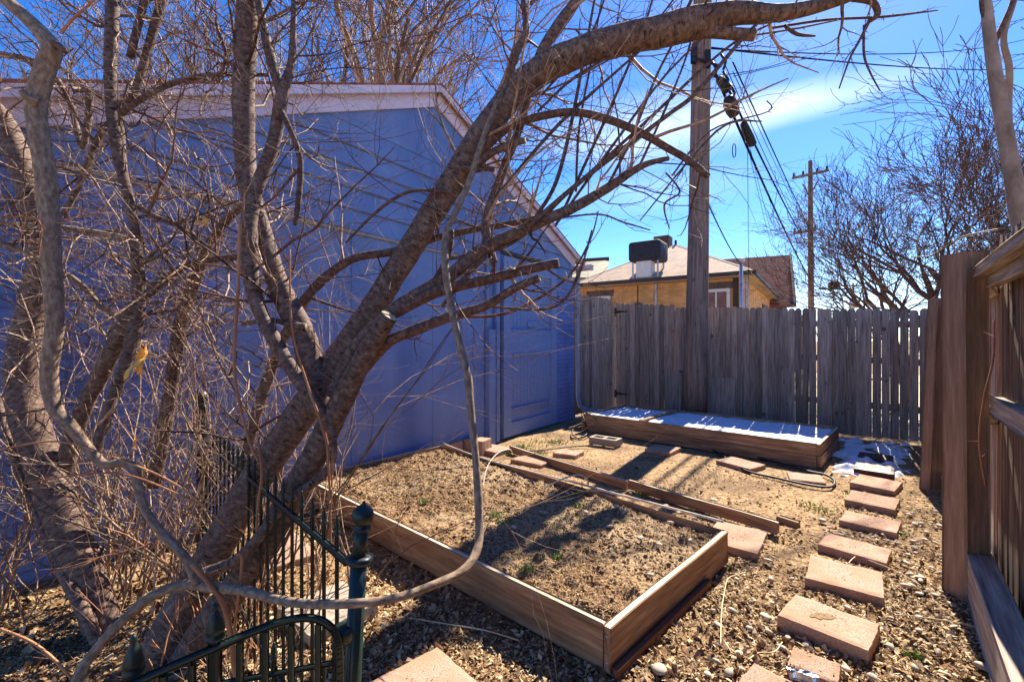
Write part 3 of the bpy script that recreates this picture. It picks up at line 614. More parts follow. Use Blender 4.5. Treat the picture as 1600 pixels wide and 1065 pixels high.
for q in ((1112, 96), (1130, 112), (1140, 132), (1126, 84)):
    mb = MB(); mb.tube([P(q[0], q[1], 7.65), P(q[0] + 8, q[1] + 14, 7.6), P(q[0] + 4, q[1] + 26, 7.65)], .022, 8); mb.build('jumper', 'black', t)
t = thing('splice_tube', 'long black splice tube on the cable below the enclosure', 'splice tube', P(1168, 210, 8.6))
mb = MB(); mb.lathe(P(1177, 229, 8.4), [(.02, 0), (.075, .03), (.08, .18), (.07, .38), (.06, .47), (.02, .5)], 12, axis=P(1159, 188, 8.2) - P(1177, 229, 8.4)); mb.build('tube', 'black', t)
mb = MB(); mb.lathe(P(1172, 219, 8.38), [(.084, 0), (.084, .02)], 12, axis=P(1159, 188, 8.2) - P(1177, 229, 8.4)); mb.build('collar', 'metal', t)
mb = MB(); cc = P(1147, 236, 8); mb.tube([cc + V((.03 * math.sin(a * .5236), 0, .125 * math.cos(a * .5236))) for a in range(13)], .008, 6); o = mb.build('cable_ring', 'black'); tag(recenter(o), 'narrow black ring hanging in the sky right of the pole', 'ring')
def farpole(px, yt, Y, wpx, arms, label, name='distant_pole', tr=None):
    x0 = P(px, HZ, Y).x; t = thing(name, label, 'utility pole', (x0, Y, 0)); zt = P(px, yt, Y).z; r = wpx / 2 / F * Y
    mb = MB(); mb.tube([V((x0 + r * .6, Y, 0)), V((x0 + r * .2, Y, zt * .5)), V((x0, Y, zt))], [r * 1.2, r * 1.05, r * .85], 10); mb.build('shaft', 'pole', t)
    for xl, xr, y1, y2 in arms:
        mb = MB(); mb.board(P(xl, y1, Y - .2), P(xr, y2, Y - .2), .12, .14, (0, 0, 1)); mb.build('crossarm', 'pole', t)
        mb = MB()
        for q in (.04, .3, .7, .96):
            c0 = P(xl, y1, Y - .2).lerp(P(xr, y2, Y - .2), q); mb.lathe(c0, [(.03, 0), (.07, .12), (.05, .2), (.06, .28)], 8)
        mb.build('insulator', 'black', t)
    return t
t = farpole(1266, 252, 27, 7.5, [(1238, 1294, 279, 267), (1240, 1275, 365, 360)], 'tall distant wooden pole with slanted crossarm beyond the fence')
mb = MB(); mb.board(P(1254, 288, 26.7), P(1265, 308, 26.7), .06, .06, (0, 0, 1)); mb.board(P(1278, 283, 26.7), P(1267, 303, 26.7), .06, .06, (0, 0, 1)); mb.build('brace', 'pole', t)
mb = MB(); mb.board(P(1279, 452, 27), P(1320, 452, 27), .08, .08, (0, 0, 1)); mb.build('lamp_arm', 'black', t)
mb = MB(); mb.lathe(P(1303, 452, 27), [(.1, 0), (.3, .1), (.3, .35), (.1, .5)], 10); mb.build('lamp_head', 'black', t)
t = farpole(1333, 443, 60, 3.4, [(1313, 1349, 447, 447)], 'small far pole with crossarm and transformer low on horizon')
mb = MB(); mb.lathe(P(1334, 482, 59), [(.2, 0), (.5, .1), (.5, 1.1), (.2, 1.2)], 12); mb.build('transformer', 'metal', t)

# ---------------------------------------------------------------- houses beyond the fence
H0 = V((7.46, 14.0, 0)); ha = R(56); HL = V((-math.sin(ha), math.cos(ha), 0)); HB = V((HL.y, -HL.x, 0)); HB = HB if HB.y > 0 else -HB
def HP(a, c2, z): return H0 + HL * a + HB * c2 + V((0, 0, z))      # a along the front, c2 going back
hs = thing('brick_house', 'tan brick house with hipped brown shingle roof and chimney', 'house', HP(3.2, 5, 0))
HW, HD, HE = 6.3, 11.5, 3.42
mb = MB(); mb.prism([HP(.35, .35, 0), HP(HW - .35, .35, 0), HP(HW - .35, HD - .35, 0), HP(.35, HD - .35, 0)][::-1], V((0, 0, HE))); mb.build('wall', 'brick', hs)
for f in hs.children[0].data.polygons: pass
ap, ap2 = HP(HW / 2, HW / 2, HE + 1.82), HP(HW / 2, HD - HW / 2, HE + 1.82)
c = [HP(0, 0, HE + .1), HP(HW, 0, HE + .1), HP(HW, HD, HE + .1), HP(0, HD, HE + .1)]
rf_ = MB(); rf_.poly([c[1], c[0], ap]); rf_.poly([c[0], c[3], ap2, ap]); rf_.poly([c[3], c[2], ap2]); rf_.poly([c[2], c[1], ap, ap2])
rfo = rf_.build('roof', 'shingle', hs); q = rfo.modifiers.new('s', 'SOLIDIFY'); q.thickness = .06; q.offset = 1
mb = MB()
for a, e in ((ap, c[0]), (ap, c[1]), (ap, ap2)): mb.board(V(a) + V((0, 0, .03)), V(e) + V((0, 0, .03)), .2, .03, (0, 0, 1), 1)
mb.build('ridge_cap', 'shingle', rfo)
mb = MB()
for i in range(4): mb.board(c[i], c[(i + 1) % 4], .10, .13, (0, 0, 1), 1)
mb.build('gutter', 'darktrim', hs)
mb = MB(); mb.prism([HP(.02, .02, HE + .01), HP(HW - .02, .02, HE + .01), HP(HW - .02, HD - .02, HE + .01), HP(.02, HD - .02, HE + .01)][::-1], V((0, 0, .03))); mb.build('soffit', 'soffit', hs)
def onfront(px): k = (px - 800) / F; a = HP(0, .35, 0); return (k * a.y - a.x) / (HL.x - k * HL.y)
def onside(px): k = (px - 800) / F; a = HP(.35, 0, 0); return (k * a.y - a.x) / (HB.x - k * HB.y)
def win(s0, s1, z0, z1, front=True, split=True):
    E = (lambda s, z, o: HP(s, .35 - o, z)) if front else (lambda s, z, o: HP(.35 - o, s, z))
    nn = -HB if front else -HL
    f = MB()
    for a, e, y0, y1 in ((s0, s1, z1 - .1, z1), (s0, s1, z0, z0 + .1), (s0, s0 + .1, z0 + .1, z1 - .1), (s1 - .1, s1, z0 + .1, z1 - .1)) + (((( s0 + s1) / 2 - .025, (s0 + s1) / 2 + .025, z0 + .1, z1 - .1),) if split else ()):
        f.prism([E(a, y0, .01), E(e, y0, .01), E(e, y1, .01), E(a, y1, .01)], nn * .05)
    fo = f.build('window', 'white', hs)
    g = MB(); g.prism([E(s0 + .1, z0 + .1, .004), E(s1 - .1, z0 + .1, .004), E(s1 - .1, z1 - .1, .004), E(s0 + .1, z1 - .1, .004)], nn * .015); g.build('pane', 'glass', fo)
    l = MB(); l.prism([E(s0 - .1, z1, .004), E(s1 + .1, z1, .004), E(s1 + .1, z1 + .22, .004), E(s0 - .1, z1 + .22, .004)], nn * .03); l.build('lintel', 'darkbrick', fo)
win(onfront(1141), onfront(1098), 1.6, 3.10); win(onfront(955), onfront(921), 1.6, 3.08)
for a, e in ((1191, 1199), (1208, 1222)):
    win(onside(a), onside(e), 1.6, 2.75, False, False)
s = onfront(997); mb = MB(); mb.prism([HP(s - .12, .34, 2.45), HP(s + .12, .34, 2.45), HP(s + .12, .34, 2.75), HP(s - .12, .34, 2.75)], -HB * .14); mb.board(HP(s, .3, 2.75), HP(s, .3, 3.4), .03, .03, (0, -1, 0)); mb.build('wall_lamp', 'darktrim', hs)
for px in (1025, 1092, 1150):
    s = onfront(px); mb = MB(); mb.board(HP(s, .31, .3), HP(s, .31, HE), .06 if px < 1150 else .16, .05, (0, -1, 0)); mb.build('conduit', 'darktrim' if px > 1050 else 'metal', hs)
mb = MB(); q = P(1158, 410, 13.6); mb.tube([V((q.x, q.y, .2)), q], .05, 10); mb.lathe(q, [(.06, 0), (.1, .02), (.1, .1), (.05, .12)], 10); mb.build('vent_pipe', 'metal', hs)
mb = MB(); q = HP(.25, .28, 0); mb.board(q + V((0, 0, .2)), q + V((0, 0, HE)), .09, .07, (0, -1, 0)); mb.build('downspout', 'metal', hs)
# chimney
cq = P(1036, 393, 18.6); mb = MB(); cz = P(1036, 371, 18.6).z
e = [cq + HL * a * .30 + HB * d2 * .30 for a, d2 in ((-1, -1), (1, -1), (1, 1), (-1, 1))]
e = [V((p.x, p.y, HE + .8)) for p in e][::-1]
if (e[1] - e[0]).cross(e[2] - e[1]).z < 0: e.reverse()
mb.prism(e, V((0, 0, cz - HE - .8))); mb.build('chimney', 'darkbrick', rfo)
mb = MB(); q = V((ap.x, ap.y, ap.z)); mb.tube([q - V((.0, 0, .1)), q + V((0, 0, .22))], .05, 8); mb.build('vent', 'darktrim', rfo)
# rooftop cooler
cl = thing('swamp_cooler', 'dark covered evaporative cooler standing on the brick house roof', 'cooler', P(1011, 425, 16.3))
q0, q1 = P(984, 411, 16.2), P(1030, 409, 15.6); top = P(1000, 379, 16.2).z
ax = (q1 - q0); ax.z = 0; wd = ax.length; ax.normalize(); dp = HB
mb = MB(); bz0 = q0.z + .02; hh = top - bz0; cen = (q0 + q1) / 2 + dp * .45; cen.z = bz0 + hh / 2
def rbox(mb, cen, ax, ay, hx, hy, hz, rr, n=5):
    st = []
    for k in range(n + 1): a = k / n * math.pi / 2; st.append((-hz + rr - rr * math.cos(a) if False else -hz + rr * (1 - math.sin(a)), rr * (1 - math.cos(a)) ))
    prof = [(hz2, ins) for hz2, ins in sorted([(-hz + rr * (1 - math.cos(k / n * math.pi / 2)), rr * (1 - math.sin(k / n * math.pi / 2))) for k in range(n + 1)] + [(hz - rr * (1 - math.cos(k / n * math.pi / 2)), rr * (1 - math.sin(k / n * math.pi / 2))) for k in range(n + 1)])]
    vs = []; m_ = 0
    for zz, ins in prof:
        ring = []
        for cx, cy, a0 in ((1, 1, 0), (-1, 1, 90), (-1, -1, 180), (1, -1, 270)):
            for k in range(n + 1):
                a = R(a0 + 90 * k / n); ring.append(cen + ax * (cx * (hx - rr) + math.cos(a) * (rr - ins)) + ay * (cy * (hy - rr) + math.sin(a) * (rr - ins)) + V((0, 0, zz)))
        m_ = len(ring); vs += ring
    k = len(prof); fs = [(i * m_ + j, i * m_ + (j + 1) % m_, (i + 1) * m_ + (j + 1) % m_, (i + 1) * m_ + j) for i in range(k - 1) for j in range(m_)]
    fs += [tuple(range(m_ - 1, -1, -1)), tuple((k - 1) * m_ + j for j in range(m_))]
    mb._add(vs, fs, [v - cen for v in vs], .5, True)
rbox(mb, cen, ax, V((-ax.y, ax.x, 0)), wd / 2 + .05, .5, hh / 2, .12); mb.build('cover', 'cooler', cl)
mb = MB()
for a, d2 in ((-.5, -.35), (.5, -.35), (-.5, .35), (.5, .35)):
    q = cen + ax * (a * wd * .85) + dp * d2; mb.board(V((q.x, q.y, bz0 - .75)), V((q.x, q.y, bz0 + .05)), .05, .05, (0, -1, 0)); mb.build('leg', 'metal', cl); mb = MB()
mb = MB(); q = cen - dp * .15 - ax * .05; rbox(mb, V((q.x, q.y, bz0 - .27)), ax, V((-ax.y, ax.x, 0)), .27, .25, .3, .04); mb.build('duct', 'white', cl)
# dark red roofed house behind
h2 = thing('red_roof_house', 'tan house with dark red shingle roof at right behind brick house', 'house', P(1190, HZ, 26))
a0, a1, a2, a3 = P(1105, 411, 27), P(1235, 403, 24.5), P(1241.5, 480, 21.6), P(1128, 488, 23.5)
nn_ = (a1 - a0).cross(a2 - a0); dr_ = a3 - V((0, 0, CH)); a3 = V((0, 0, CH)) + dr_ * ((a0 - V((0, 0, CH))).dot(nn_) / dr_.dot(nn_))
mb = MB(); mb.prism([a0, a3, a2, a1], V((0, .0, .15))); mb.build('roof', 'shingle_dark', h2)
bk = V((5.0, 6.0, 0)); wv = [V((a3.x, a3.y + .3, 0)), V((a2.x, a2.y + .3, 0)), V((a2.x, a2.y + .3, a2.z - .2)), V((a3.x, a3.y + .3, a3.z - .2))]
mb = MB(); mb.prism(wv, bk); mb.build('wall', 'brick', h2)
gx = V((a1.x - .1, a1.y, a1.z - .1)); mb = MB(); mb.prism([V((a2.x - .25, a2.y + .3, a2.z - .2)), V((gx.x, gx.y + 3.4, a2.z - .2)), V((gx.x - .2, gx.y, gx.z))], V((-.12, .01, 0))); mb.build('gable', 'brick', h2)
mb = MB(); q = P(1183, 418, 25.4); mb.board(q, q + V((1.0, -.35, .05)), .5, .35, (0, 0, 1), 1); mb.build('roof_vent', 'black', h2)
mb = MB(); mb.board(a1 + V((0, 0, .1)), a2 + V((0.02, 0, .1)), .12, .22, (0, 0, 1)); mb.build('rake_board', 'darktrim', h2)
h3 = thing('mossy_roof_house', 'low house with mossy gray roof just right of garage corner', 'house', P(915, HZ, 24))
a0, a1, a2, a3 = P(870, 440, 22), P(950, 440, 24), P(951, 411, 27), P(905, 414, 27)
mb = MB(); mb.prism([a0, a1, a2, a3], V((0, 0, .2))); mb.build('roof', 'shingle_green', h3)
mb = MB(); mb.prism([V((a0.x, a0.y + .4, 0)), V((a1.x, a1.y + .4, 0)), V((a1.x, a1.y + .4, a1.z - .05)), V((a0.x, a0.y + .4, a0.z - .05))], V((-.5, 4, 0))); mb.build('wall', 'brick', h3)
mb = MB(); mb.board(a3 + V((0, 0, .2)), a2 + V((0, 0, .2)), .3, .25, (0, 0, 1)); mb.build('ridge_cap', 'darktrim', h3)
# ================================================================ VEGETATION
def rv(): 
    return V((rng.gauss(0, 1), rng.gauss(0, 1), rng.gauss(0, 1)))
def limbpath(pts, k=5):
    sp_ = spline([(*P(x, y, Y), wd * (.87 if wd > 9 else 1) / 2 / F * Y) for x, y, Y, wd in pts], k)
    return [V(p[:3]) for p in sp_], [max(.002, p[3]) for p in sp_]
def twig(mb, p, d, L, r, lvl, trop=V((0, 0, .1)), wig=.22, kids=4, seg=None, kspread=.9):
    seg = seg or max(.03, L / 7); n = max(3, int(L / seg)); pts = [V(p)]; d = V(d).normalized()
    for i in range(n):
        d = (d + rv() * wig * .5 + trop * .25).normalized(); pts.append(pts[-1] + d * (L / n))
    rad = [r * (1 - .72 * i / n) for i in range(n + 1)]
    mb.tube(pts, rad, 5 if r > .006 else 3, cap=False)
    if lvl > 0:
        for q in range(kids):
            i = rng.randint(1, n - 1) if n > 2 else 1
            t = (pts[i + 1] - pts[i]).normalized(); s = rv(); s = (s - t * s.dot(t)).normalized()
            twig(mb, pts[i], t * (1.0 - .3 * kspread) + s * kspread, L * rng.uniform(.3, .62), rad[i] * .62, lvl - 1, trop, wig * 1.15, max(2, kids - 1), None, kspread)
    return pts
def spur(mb, p, t, r):     # tiny buds
    s = rv(); s = (s - t * s.dot(t)).normalized(); mb.tube([p, p + s * (r + .012) + t * .006], [.0022, .001], 3, cap=False)

# ---- big leaning tree
T1 = thing('fruit_tree', 'large leaning bare tree whose thick limb arches over the garage and yard', 'tree', P(262, 1005, 2.1) * V((1, 1, 0)) if False else V((P(262, 900, 2.1).x, 2.1, 0)), None)
def limb(parent, name, pts, m='bark', n=12, rough=.1, k=5, cut=False):
    mb = MB(); pp_, rr = limbpath(pts, k); mb.tube(pp_, rr, n, rough=rough); o = mb.build(name, m, parent)
    if cut:
        mb = MB(); t = (pp_[-1] - pp_[-2]).normalized(); mb.tube([pp_[-1] - t * .004, pp_[-1] + t * .004], rr[-1] * .9, n, rough=.05, smooth=False); mb.build('cut_end', 'cut', o)
    return pp_, rr
LIMBS = {}
D = 2.12
LIMBS['A'] = limb(T1, 'trunk', [(218, 1085, 2.0, 74), (275, 970, 2.05, 62), (335, 862, 2.08, 58), (392, 762, 2.1, 56), (440, 690, 2.1, 54), (482, 630, 2.1, 54), (530, 560, 2.1, 50), (585, 478, 2.1, 44), (640, 390, 2.08, 43), (700, 296, 2.05, 46), (752, 212, 2.0, 46), (800, 150, 1.98, 48), (850, 108, 1.95, 50), (905, 83, 1.92, 50), (960, 66, 1.9, 51), (1030, 50, 1.88, 54), (1095, 36, 1.86, 54), (1150, 22, 1.84, 40), (1205, 22, 1.83, 30), (1260, 14, 1.82, 24), (1320, -3, 1.8, 20), (1380, -28, 1.8, 14)], n=20, k=8, rough=.09)
LIMBS['A2'] = limb(T1, 'trunk', [(262, 1080, 2.02, 60), (330, 970, 2.0, 52), (392, 885, 1.98, 50), (446, 795, 1.97, 48), (492, 712, 1.95, 46), (530, 635, 1.93, 42), (567, 562, 1.9, 36), (608, 494, 1.86, 33)], n=18, k=8, cut=True, rough=.09)
LIMBS['C'] = limb(T1, 'limb', [(500, 640, 2.06, 44), (487, 580, 2.05, 44), (474, 524, 2.05, 42), (450, 478, 2.05, 40), (428, 425, 2.06, 36), (412, 370, 2.08, 32), (393, 310, 2.1, 33), (383, 253, 2.12, 35), (381, 135, 2.14, 37), (388, 0, 2.15, 38), (392, -90, 2.2, 34)], n=14)
LIMBS['C2'] = limb(T1, 'limb', [(300, 900, 1.88, 18), (360, 880, 1.86, 19), (394, 852, 1.86, 19), (445, 788, 1.88, 17), (505, 742, 1.9, 16), (520, 706, 1.9, 16), (510, 660, 1.9, 20), (492, 630, 1.9, 24), (456, 577, 1.92, 24), (418, 512, 1.94, 25), (397, 458, 1.96, 26), (391, 400, 1.98, 28), (390, 340, 2.0, 27), (404, 287, 2.02, 23), (428, 222, 2.04, 22), (441, 148, 2.04, 22), (455, 100, 2.05, 13), (459, 20, 2.06, 10), (458, -60, 2.1, 8)], n=12)
LIMBS['C3'] = limb(T1, 'limb', [(441, 150, 2.04, 18), (422, 88, 2.06, 17), (404, 0, 2.1, 14), (398, -60, 2.12, 12)], n=10)
LIMBS['C4'] = limb(T1, 'limb', [(436, 168, 2.04, 12), (452, 200, 2.0, 10), (469, 250, 1.98, 11), (466, 318, 1.97, 9), (460, 352, 1.96, 6)], n=8, m='limb')
LIMBS['D'] = limb(T1, 'limb', [(520, 620, 2.0, 26), (556, 545, 2.0, 28), (618, 484, 1.98, 27), (703, 431, 1.95, 25), (753, 391, 1.93, 23), (828, 355, 1.9, 21), (899, 323, 1.87, 19), (950, 294, 1.85, 17), (985, 270, 1.84, 14), (1012, 256, 1.83, 11), (1045, 248, 1.82, 7)], n=12)
LIMBS['E'] = limb(T1, 'limb', [(540, 610, 1.95, 22), (601, 540, 1.92, 20), (642, 519, 1.9, 20), (703, 495, 1.88, 18), (757, 479, 1.86, 17), (804, 451, 1.84, 15), (842, 435, 1.82, 13)], n=12, cut=True, m='limb')
LIMBS['F'] = limb(T1, 'limb', [(600, 500, 1.94, 18), (669, 462, 1.92, 21), (716, 447, 1.9, 20), (763, 437, 1.88, 19), (817, 423, 1.86, 18), (872, 411, 1.84, 17)], n=12, cut=True, m='limb')
LIMBS['G'] = limb(T1, 'limb', [(460, 488, 2.2, 15), (500, 442, 2.2, 17), (551, 405, 2.18, 15), (618, 393, 2.16, 14), (686, 371, 2.14, 12), (736, 360, 2.1, 11), (797, 350, 2.06, 11), (838, 341, 2.0, 9)], n=10, m='limb')
LIMBS['H'] = limb(T1, 'limb', [(752, 238, 1.98, 18), (772, 216, 1.96, 17), (804, 195, 1.94, 15), (855, 180, 1.92, 14), (899, 176, 1.9, 14), (956, 189, 1.88, 14), (1007, 211, 1.86, 14), (1040, 230, 1.85, 13), (1075, 250, 1.84, 13), (1107, 277, 1.83, 9)], n=12, m='limb')
LIMBS['I'] = limb(T1, 'limb', [(740, 262, 1.95, 14), (763, 243, 1.93, 13), (787, 230, 1.92, 13), (820, 220, 1.9, 11)], n=10, cut=True, m='limb')
LIMBS['I2'] = limb(T1, 'limb', [(724, 262, 1.98, 15), (742, 265, 1.95, 13), (758, 264, 1.93, 9), (772, 266, 1.92, 7)], n=9, m='limb')
LIMBS['J'] = limb(T1, 'limb', [(772, 412, 1.95, 14), (762, 374, 1.96, 17), (759, 350, 1.97, 17), (768, 318, 1.98, 16), (791, 253, 2.0, 15), (811, 203, 2.02, 15), (826, 145, 2.03, 15), (845, 84, 2.04, 18), (872, 42, 2.05, 22), (902, 0, 2.06, 19), (940, -60, 2.08, 15)], n=12)
LIMBS['K'] = limb(T1, 'limb', [(785, 165, 2.0, 18), (797, 118, 2.02, 15), (806, 82, 2.03, 15), (822, 50, 2.05, 13), (818, 0, 2.08, 8), (822, -60, 2.1, 6)], n=10, m='limb')
LIMBS['N'] = limb(T1, 'limb', [(1080, 45, 1.86, 30), (1130, 52, 1.85, 22), (1178, 56, 1.84, 21)], n=14, cut=True)
# stub and its fork
LIMBS['Q'] = limb(T1, 'limb', [(379, 506, 2.0, 8), (420, 500, 2.0, 10), (450, 506, 2.0, 10), (477, 512, 2.0, 16)], n=8)
# secondary shoots on the right, long and straight
SH = [[(787, 294, 6), (872, 196, 6), (983, 95, 4), (1060, 30, 3)], [(838, 338, 7), (868, 287, 7), (892, 196, 6), (929, 0, 4)],
 [(821, 358, 8), (916, 277, 8), (1040, 183, 7), (1085, 148, 7), (1158, 64, 6), (1200, 20, 4)], [(868, 352, 5), (963, 220, 5), (1040, 118, 4), (1120, 40, 3)],
 [(700, 405, 6), (800, 380, 6), (900, 290, 5), (1010, 190, 5), (1130, 80, 4), (1200, 40, 3)], [(880, 330, 5), (940, 200, 5), (1000, 60, 4), (1022, -10, 3)],
 [(950, 290, 5), (985, 220, 5), (1030, 110, 4), (1080, 20, 3)], [(1000, 258, 4), (1040, 170, 4), (1072, 90, 3), (1090, 20, 3)],
 [(760, 400, 8), (730, 430, 8), (690, 480, 6)], [(640, 470, 9), (672, 448, 10), (700, 400, 9), (706, 360, 7)],
 [(700, 495, 4), (790, 490, 5), (880, 440, 4), (920, 380, 3), (935, 330, 2)], [(770, 480, 4), (860, 482, 4), (900, 440, 4), (925, 360, 3)],
 [(1203, 45, 4), (1290, 32, 4), (1380, 27, 4), (1465, 17, 2)], [(1225, 40, 5), (1245, 54, 6), (1274, 57, 3)], [(1150, 60, 3), (1240, 46, 3), (1310, 32, 2)],
 [(1330, -2, 12), (1362, 4, 12), (1371, 22, 11), (1360, 34, 5)], [(1360, 30, 5), (1345, 60, 4), (1328, 92, 3), (1311, 139, 2)], [(1350, 40, 4), (1350, 86, 4), (1360, 115, 3), (1375, 143, 2)],
 [(835, 348, 3), (930, 335, 3), (975, 348, 3), (1016, 360, 2)], [(1040, 270, 3), (1062, 300, 3), (1038, 320, 3), (1046, 358, 2)],
 [(840, 175, 4), (900, 120, 4), (1000, 60, 3), (1060, -10, 3)], [(1050, 275, 3), (1110, 205, 3), (1200, 175, 2), (1198, 158, 2)], [(1000, 345, 2), (1120, 205, 4), (1190, 190, 2)],
 [(700, 300, 5), (640, 300, 5), (590, 330, 5), (540, 380, 3)], [(846, 150, 4), (920, 60, 4), (950, -20, 3)], [(900, 300, 4), (905, 200, 4), (925, 90, 3), (940, 0, 2)]]
sm = MB()
for s in SH:
    y0 = 1.92 + rng.uniform(-.06, .06)
    pp_, rr = limbpath([(x, y, y0 - .0001 * (x - 800), wd) for x, y, wd in s], 6); sm.tube(pp_, rr, 6, rough=.08)
    L = sum((pp_[i + 1] - pp_[i]).length for i in range(len(pp_) - 1))
    for q in range(int(L * 12)):
        i = rng.randint(2, len(pp_) - 2); t = (pp_[i + 1] - pp_[i]).normalized(); spur(sm, pp_[i], t, rr[i])
        if rng.random() < .16: twig(sm, pp_[i], t + rv() * .35, rng.uniform(.1, .35), min(.003, rr[i] * .6), 1, wig=.25, kids=2)
sm.build('shoots', 'limb', T1)
tw = MB(); tw2 = MB()
def deck(key, n, Lr, r=.0034, up=V((0, 0, .2)), lo=0, hi=1, lvl=2, dirf=None, kids=4, wig=.3):
    pp_, rr = LIMBS[key]
    for q in range(int(n * .62)):
        i = int(rng.uniform(lo, hi) * (len(pp_) - 2)); t = (pp_[i + 1] - pp_[i]).normalized(); s = rv(); s = (s - t * s.dot(t)).normalized()
        dd = (t * .5 + s) if dirf is None else dirf(t, s)
        twig(tw if rng.random() < .5 else tw2, pp_[i] + s * rr[i] * .8, dd, rng.uniform(*Lr), r * rng.choice((.7, 1.0, 1.2, 1.7, 2.2)), lvl, up, wig, kids)
deck('A', 36, (.35, .8), lo=.42, hi=.75, up=V((0, 0, .25))); deck('A', 22, (.2, .5), lo=.75, hi=1)
deck('C', 60, (.4, .9), lo=.3, up=V((0, 0, .1))); deck('C2', 46, (.4, .9), lo=.45); deck('C3', 14, (.3, .7)); deck('C4', 10, (.2, .5))
deck('D', 34, (.25, .6), lo=.2); deck('G', 34, (.3, .6)); deck('J', 30, (.3, .7), lo=.1); deck('K', 24, (.3, .6)); deck('H', 18, (.2, .5)); deck('E', 10, (.15, .35), lo=.2); deck('F', 10, (.15, .4), lo=.2)
# drooping fine twigs from the canopy overhead
for q in range(100):
    x = rng.uniform(330, 950) if q % 3 else rng.uniform(100, 600); Y = rng.uniform(2.1, 2.9); p = P(x, rng.uniform(-90, 60), Y)
    twig(tw if q % 2 else tw2, p, V((rng.gauss(0, .7), rng.gauss(0, .3), -rng.uniform(.1, 1.1))), rng.uniform(.3, .75), .0036, 2, V((0, 0, -.12)), .36, 3)
tw.build('twigs', 'twig', T1); tw2.build('twigs', 'darktwig', T1)

# ---- left tree
T2 = thing('fruit_tree', 'bare multi-stemmed tree with lenticelled trunk at the left edge near the garage', 'tree', V((P(195, 900, 2.2).x, 2.2, 0)))
L2_ = {}
L2_['a'] = limb(T2, 'trunk', [(205, 1085, 2.15, 60), (182, 1040, 2.18, 58), (154, 955, 2.22, 56), (116, 854, 2.26, 56), (88, 780, 2.3, 54), (62, 705, 2.34, 52), (44, 650, 2.36, 52), (36, 590, 2.38, 50), (42, 520, 2.4, 48), (58, 455, 2.4, 44), (66, 400, 2.4, 40), (58, 345, 2.4, 38), (44, 290, 2.4, 40), (26, 240, 2.4, 38), (4, 190, 2.4, 32), (-40, 140, 2.4, 28)], n=18, k=7, rough=.12)
L2_['b'] = limb(T2, 'trunk', [(160, 1030, 2.1, 22), (140, 972, 2.12, 20), (118, 930, 2.15, 20), (92, 880, 2.2, 18), (66, 815, 2.25, 17), (40, 765, 2.3, 15), (14, 690, 2.35, 12), (-10, 600, 2.4, 10)], n=10)
L2_['c'] = limb(T2, 'limb', [(86, 800, 2.38, 30), (112, 690, 2.36, 28), (135, 628, 2.34, 27), (170, 560, 2.32, 28), (200, 500, 2.3, 26), (228, 460, 2.3, 20), (268, 430, 2.28, 15), (300, 412, 2.27, 12), (350, 404, 2.25, 11), (400, 398, 2.2, 10)], n=12)
L2_['d'] = limb(T2, 'limb', [(146, 720, 2.0, 17), (160, 670, 2.02, 17), (178, 618, 2.05, 18), (203, 545, 2.08, 20), (217, 478, 2.1, 21), (214, 400, 2.1, 18), (205, 325, 2.1, 15), (184, 240, 2.1, 18), (173, 135, 2.12, 19), (176, 20, 2.14, 21), (180, -60, 2.2, 20)], n=12)
L2_['e'] = limb(T2, 'limb', [(200, 325, 2.12, 10), (189, 179, 2.3, 11), (212, 140, 2.32, 12), (236, 60, 2.34, 14), (258, -10, 2.36, 15)], n=10)
L2_['f'] = limb(T2, 'limb', [(98, 338, 2.2, 9), (125, 288, 2.22, 10), (158, 210, 2.25, 11), (200, 170, 2.26, 9), (260, 135, 2.3, 8), (330, 118, 2.3, 7), (420, 118, 2.3, 5)], n=8)
L2_['g'] = limb(T2, 'limb', [(240, 760, 2.5, 22), (262, 640, 2.48, 22), (277, 540, 2.46, 22), (288, 486, 2.45, 22), (309, 431, 2.44, 18), (326, 385, 2.42, 15), (350, 350, 2.4, 14), (384, 318, 2.35, 10)], n=10)
L2_['h'] = limb(T2, 'limb', [(360, 800, 2.4, 17), (385, 712, 2.4, 18), (399, 651, 2.4, 19), (419, 593, 2.4, 20), (436, 543, 2.38, 18), (466, 488, 2.36, 17), (500, 440, 2.34, 15), (545, 408, 2.3, 12)], n=10)
L2_['i'] = limb(T2, 'limb', [(-20, 348, 2.3, 10), (30, 352, 2.3, 10), (98, 357, 2.3, 11), (162, 366, 2.3, 9), (203, 374, 2.3, 8)], n=8, m='vine')
L2_['j'] = limb(T2, 'limb', [(118, 140, 2.3, 12), (140, 150, 2.3, 12), (128, 230, 2.3, 10), (106, 150, 2.35, 9), (60, 100, 2.4, 10), (0, 85, 2.4, 10)], n=8)
L2_['k'] = limb(T2, 'limb', [(203, 91, 2.3, 12), (226, 0, 2.3, 12), (235, -50, 2.3, 10)], n=8)
L2_['l'] = limb(T2, 'limb', [(210, 320, 2.15, 10), (240, 338, 2.15, 9), (275, 352, 2.2, 8), (330, 390, 2.2, 6)], n=8)
L2_['m'] = limb(T2, 'limb', [(-20, 376, 2.2, 8), (51, 400, 2.2, 8), (120, 440, 2.25, 9), (160, 480, 2.3, 10), (200, 500, 2.3, 8)], n=8, m='vine')
LIMBS.update({'t' + k: v for k, v in L2_.items()})
tw = MB(); tw2 = MB()
for k_, n_, lo in (('ta', 36, .5), ('td', 50, .3), ('tc', 40, .3), ('te', 30, 0), ('tf', 34, 0), ('tg', 34, .2), ('th', 22, .2), ('ti', 20, 0), ('tj', 26, 0), ('tk', 10, 0), ('tl', 20, 0), ('tm', 26, 0)):
    deck(k_, n_, (.25, .75), lo=lo, up=V((0, 0, .15)), lvl=2, kids=4)
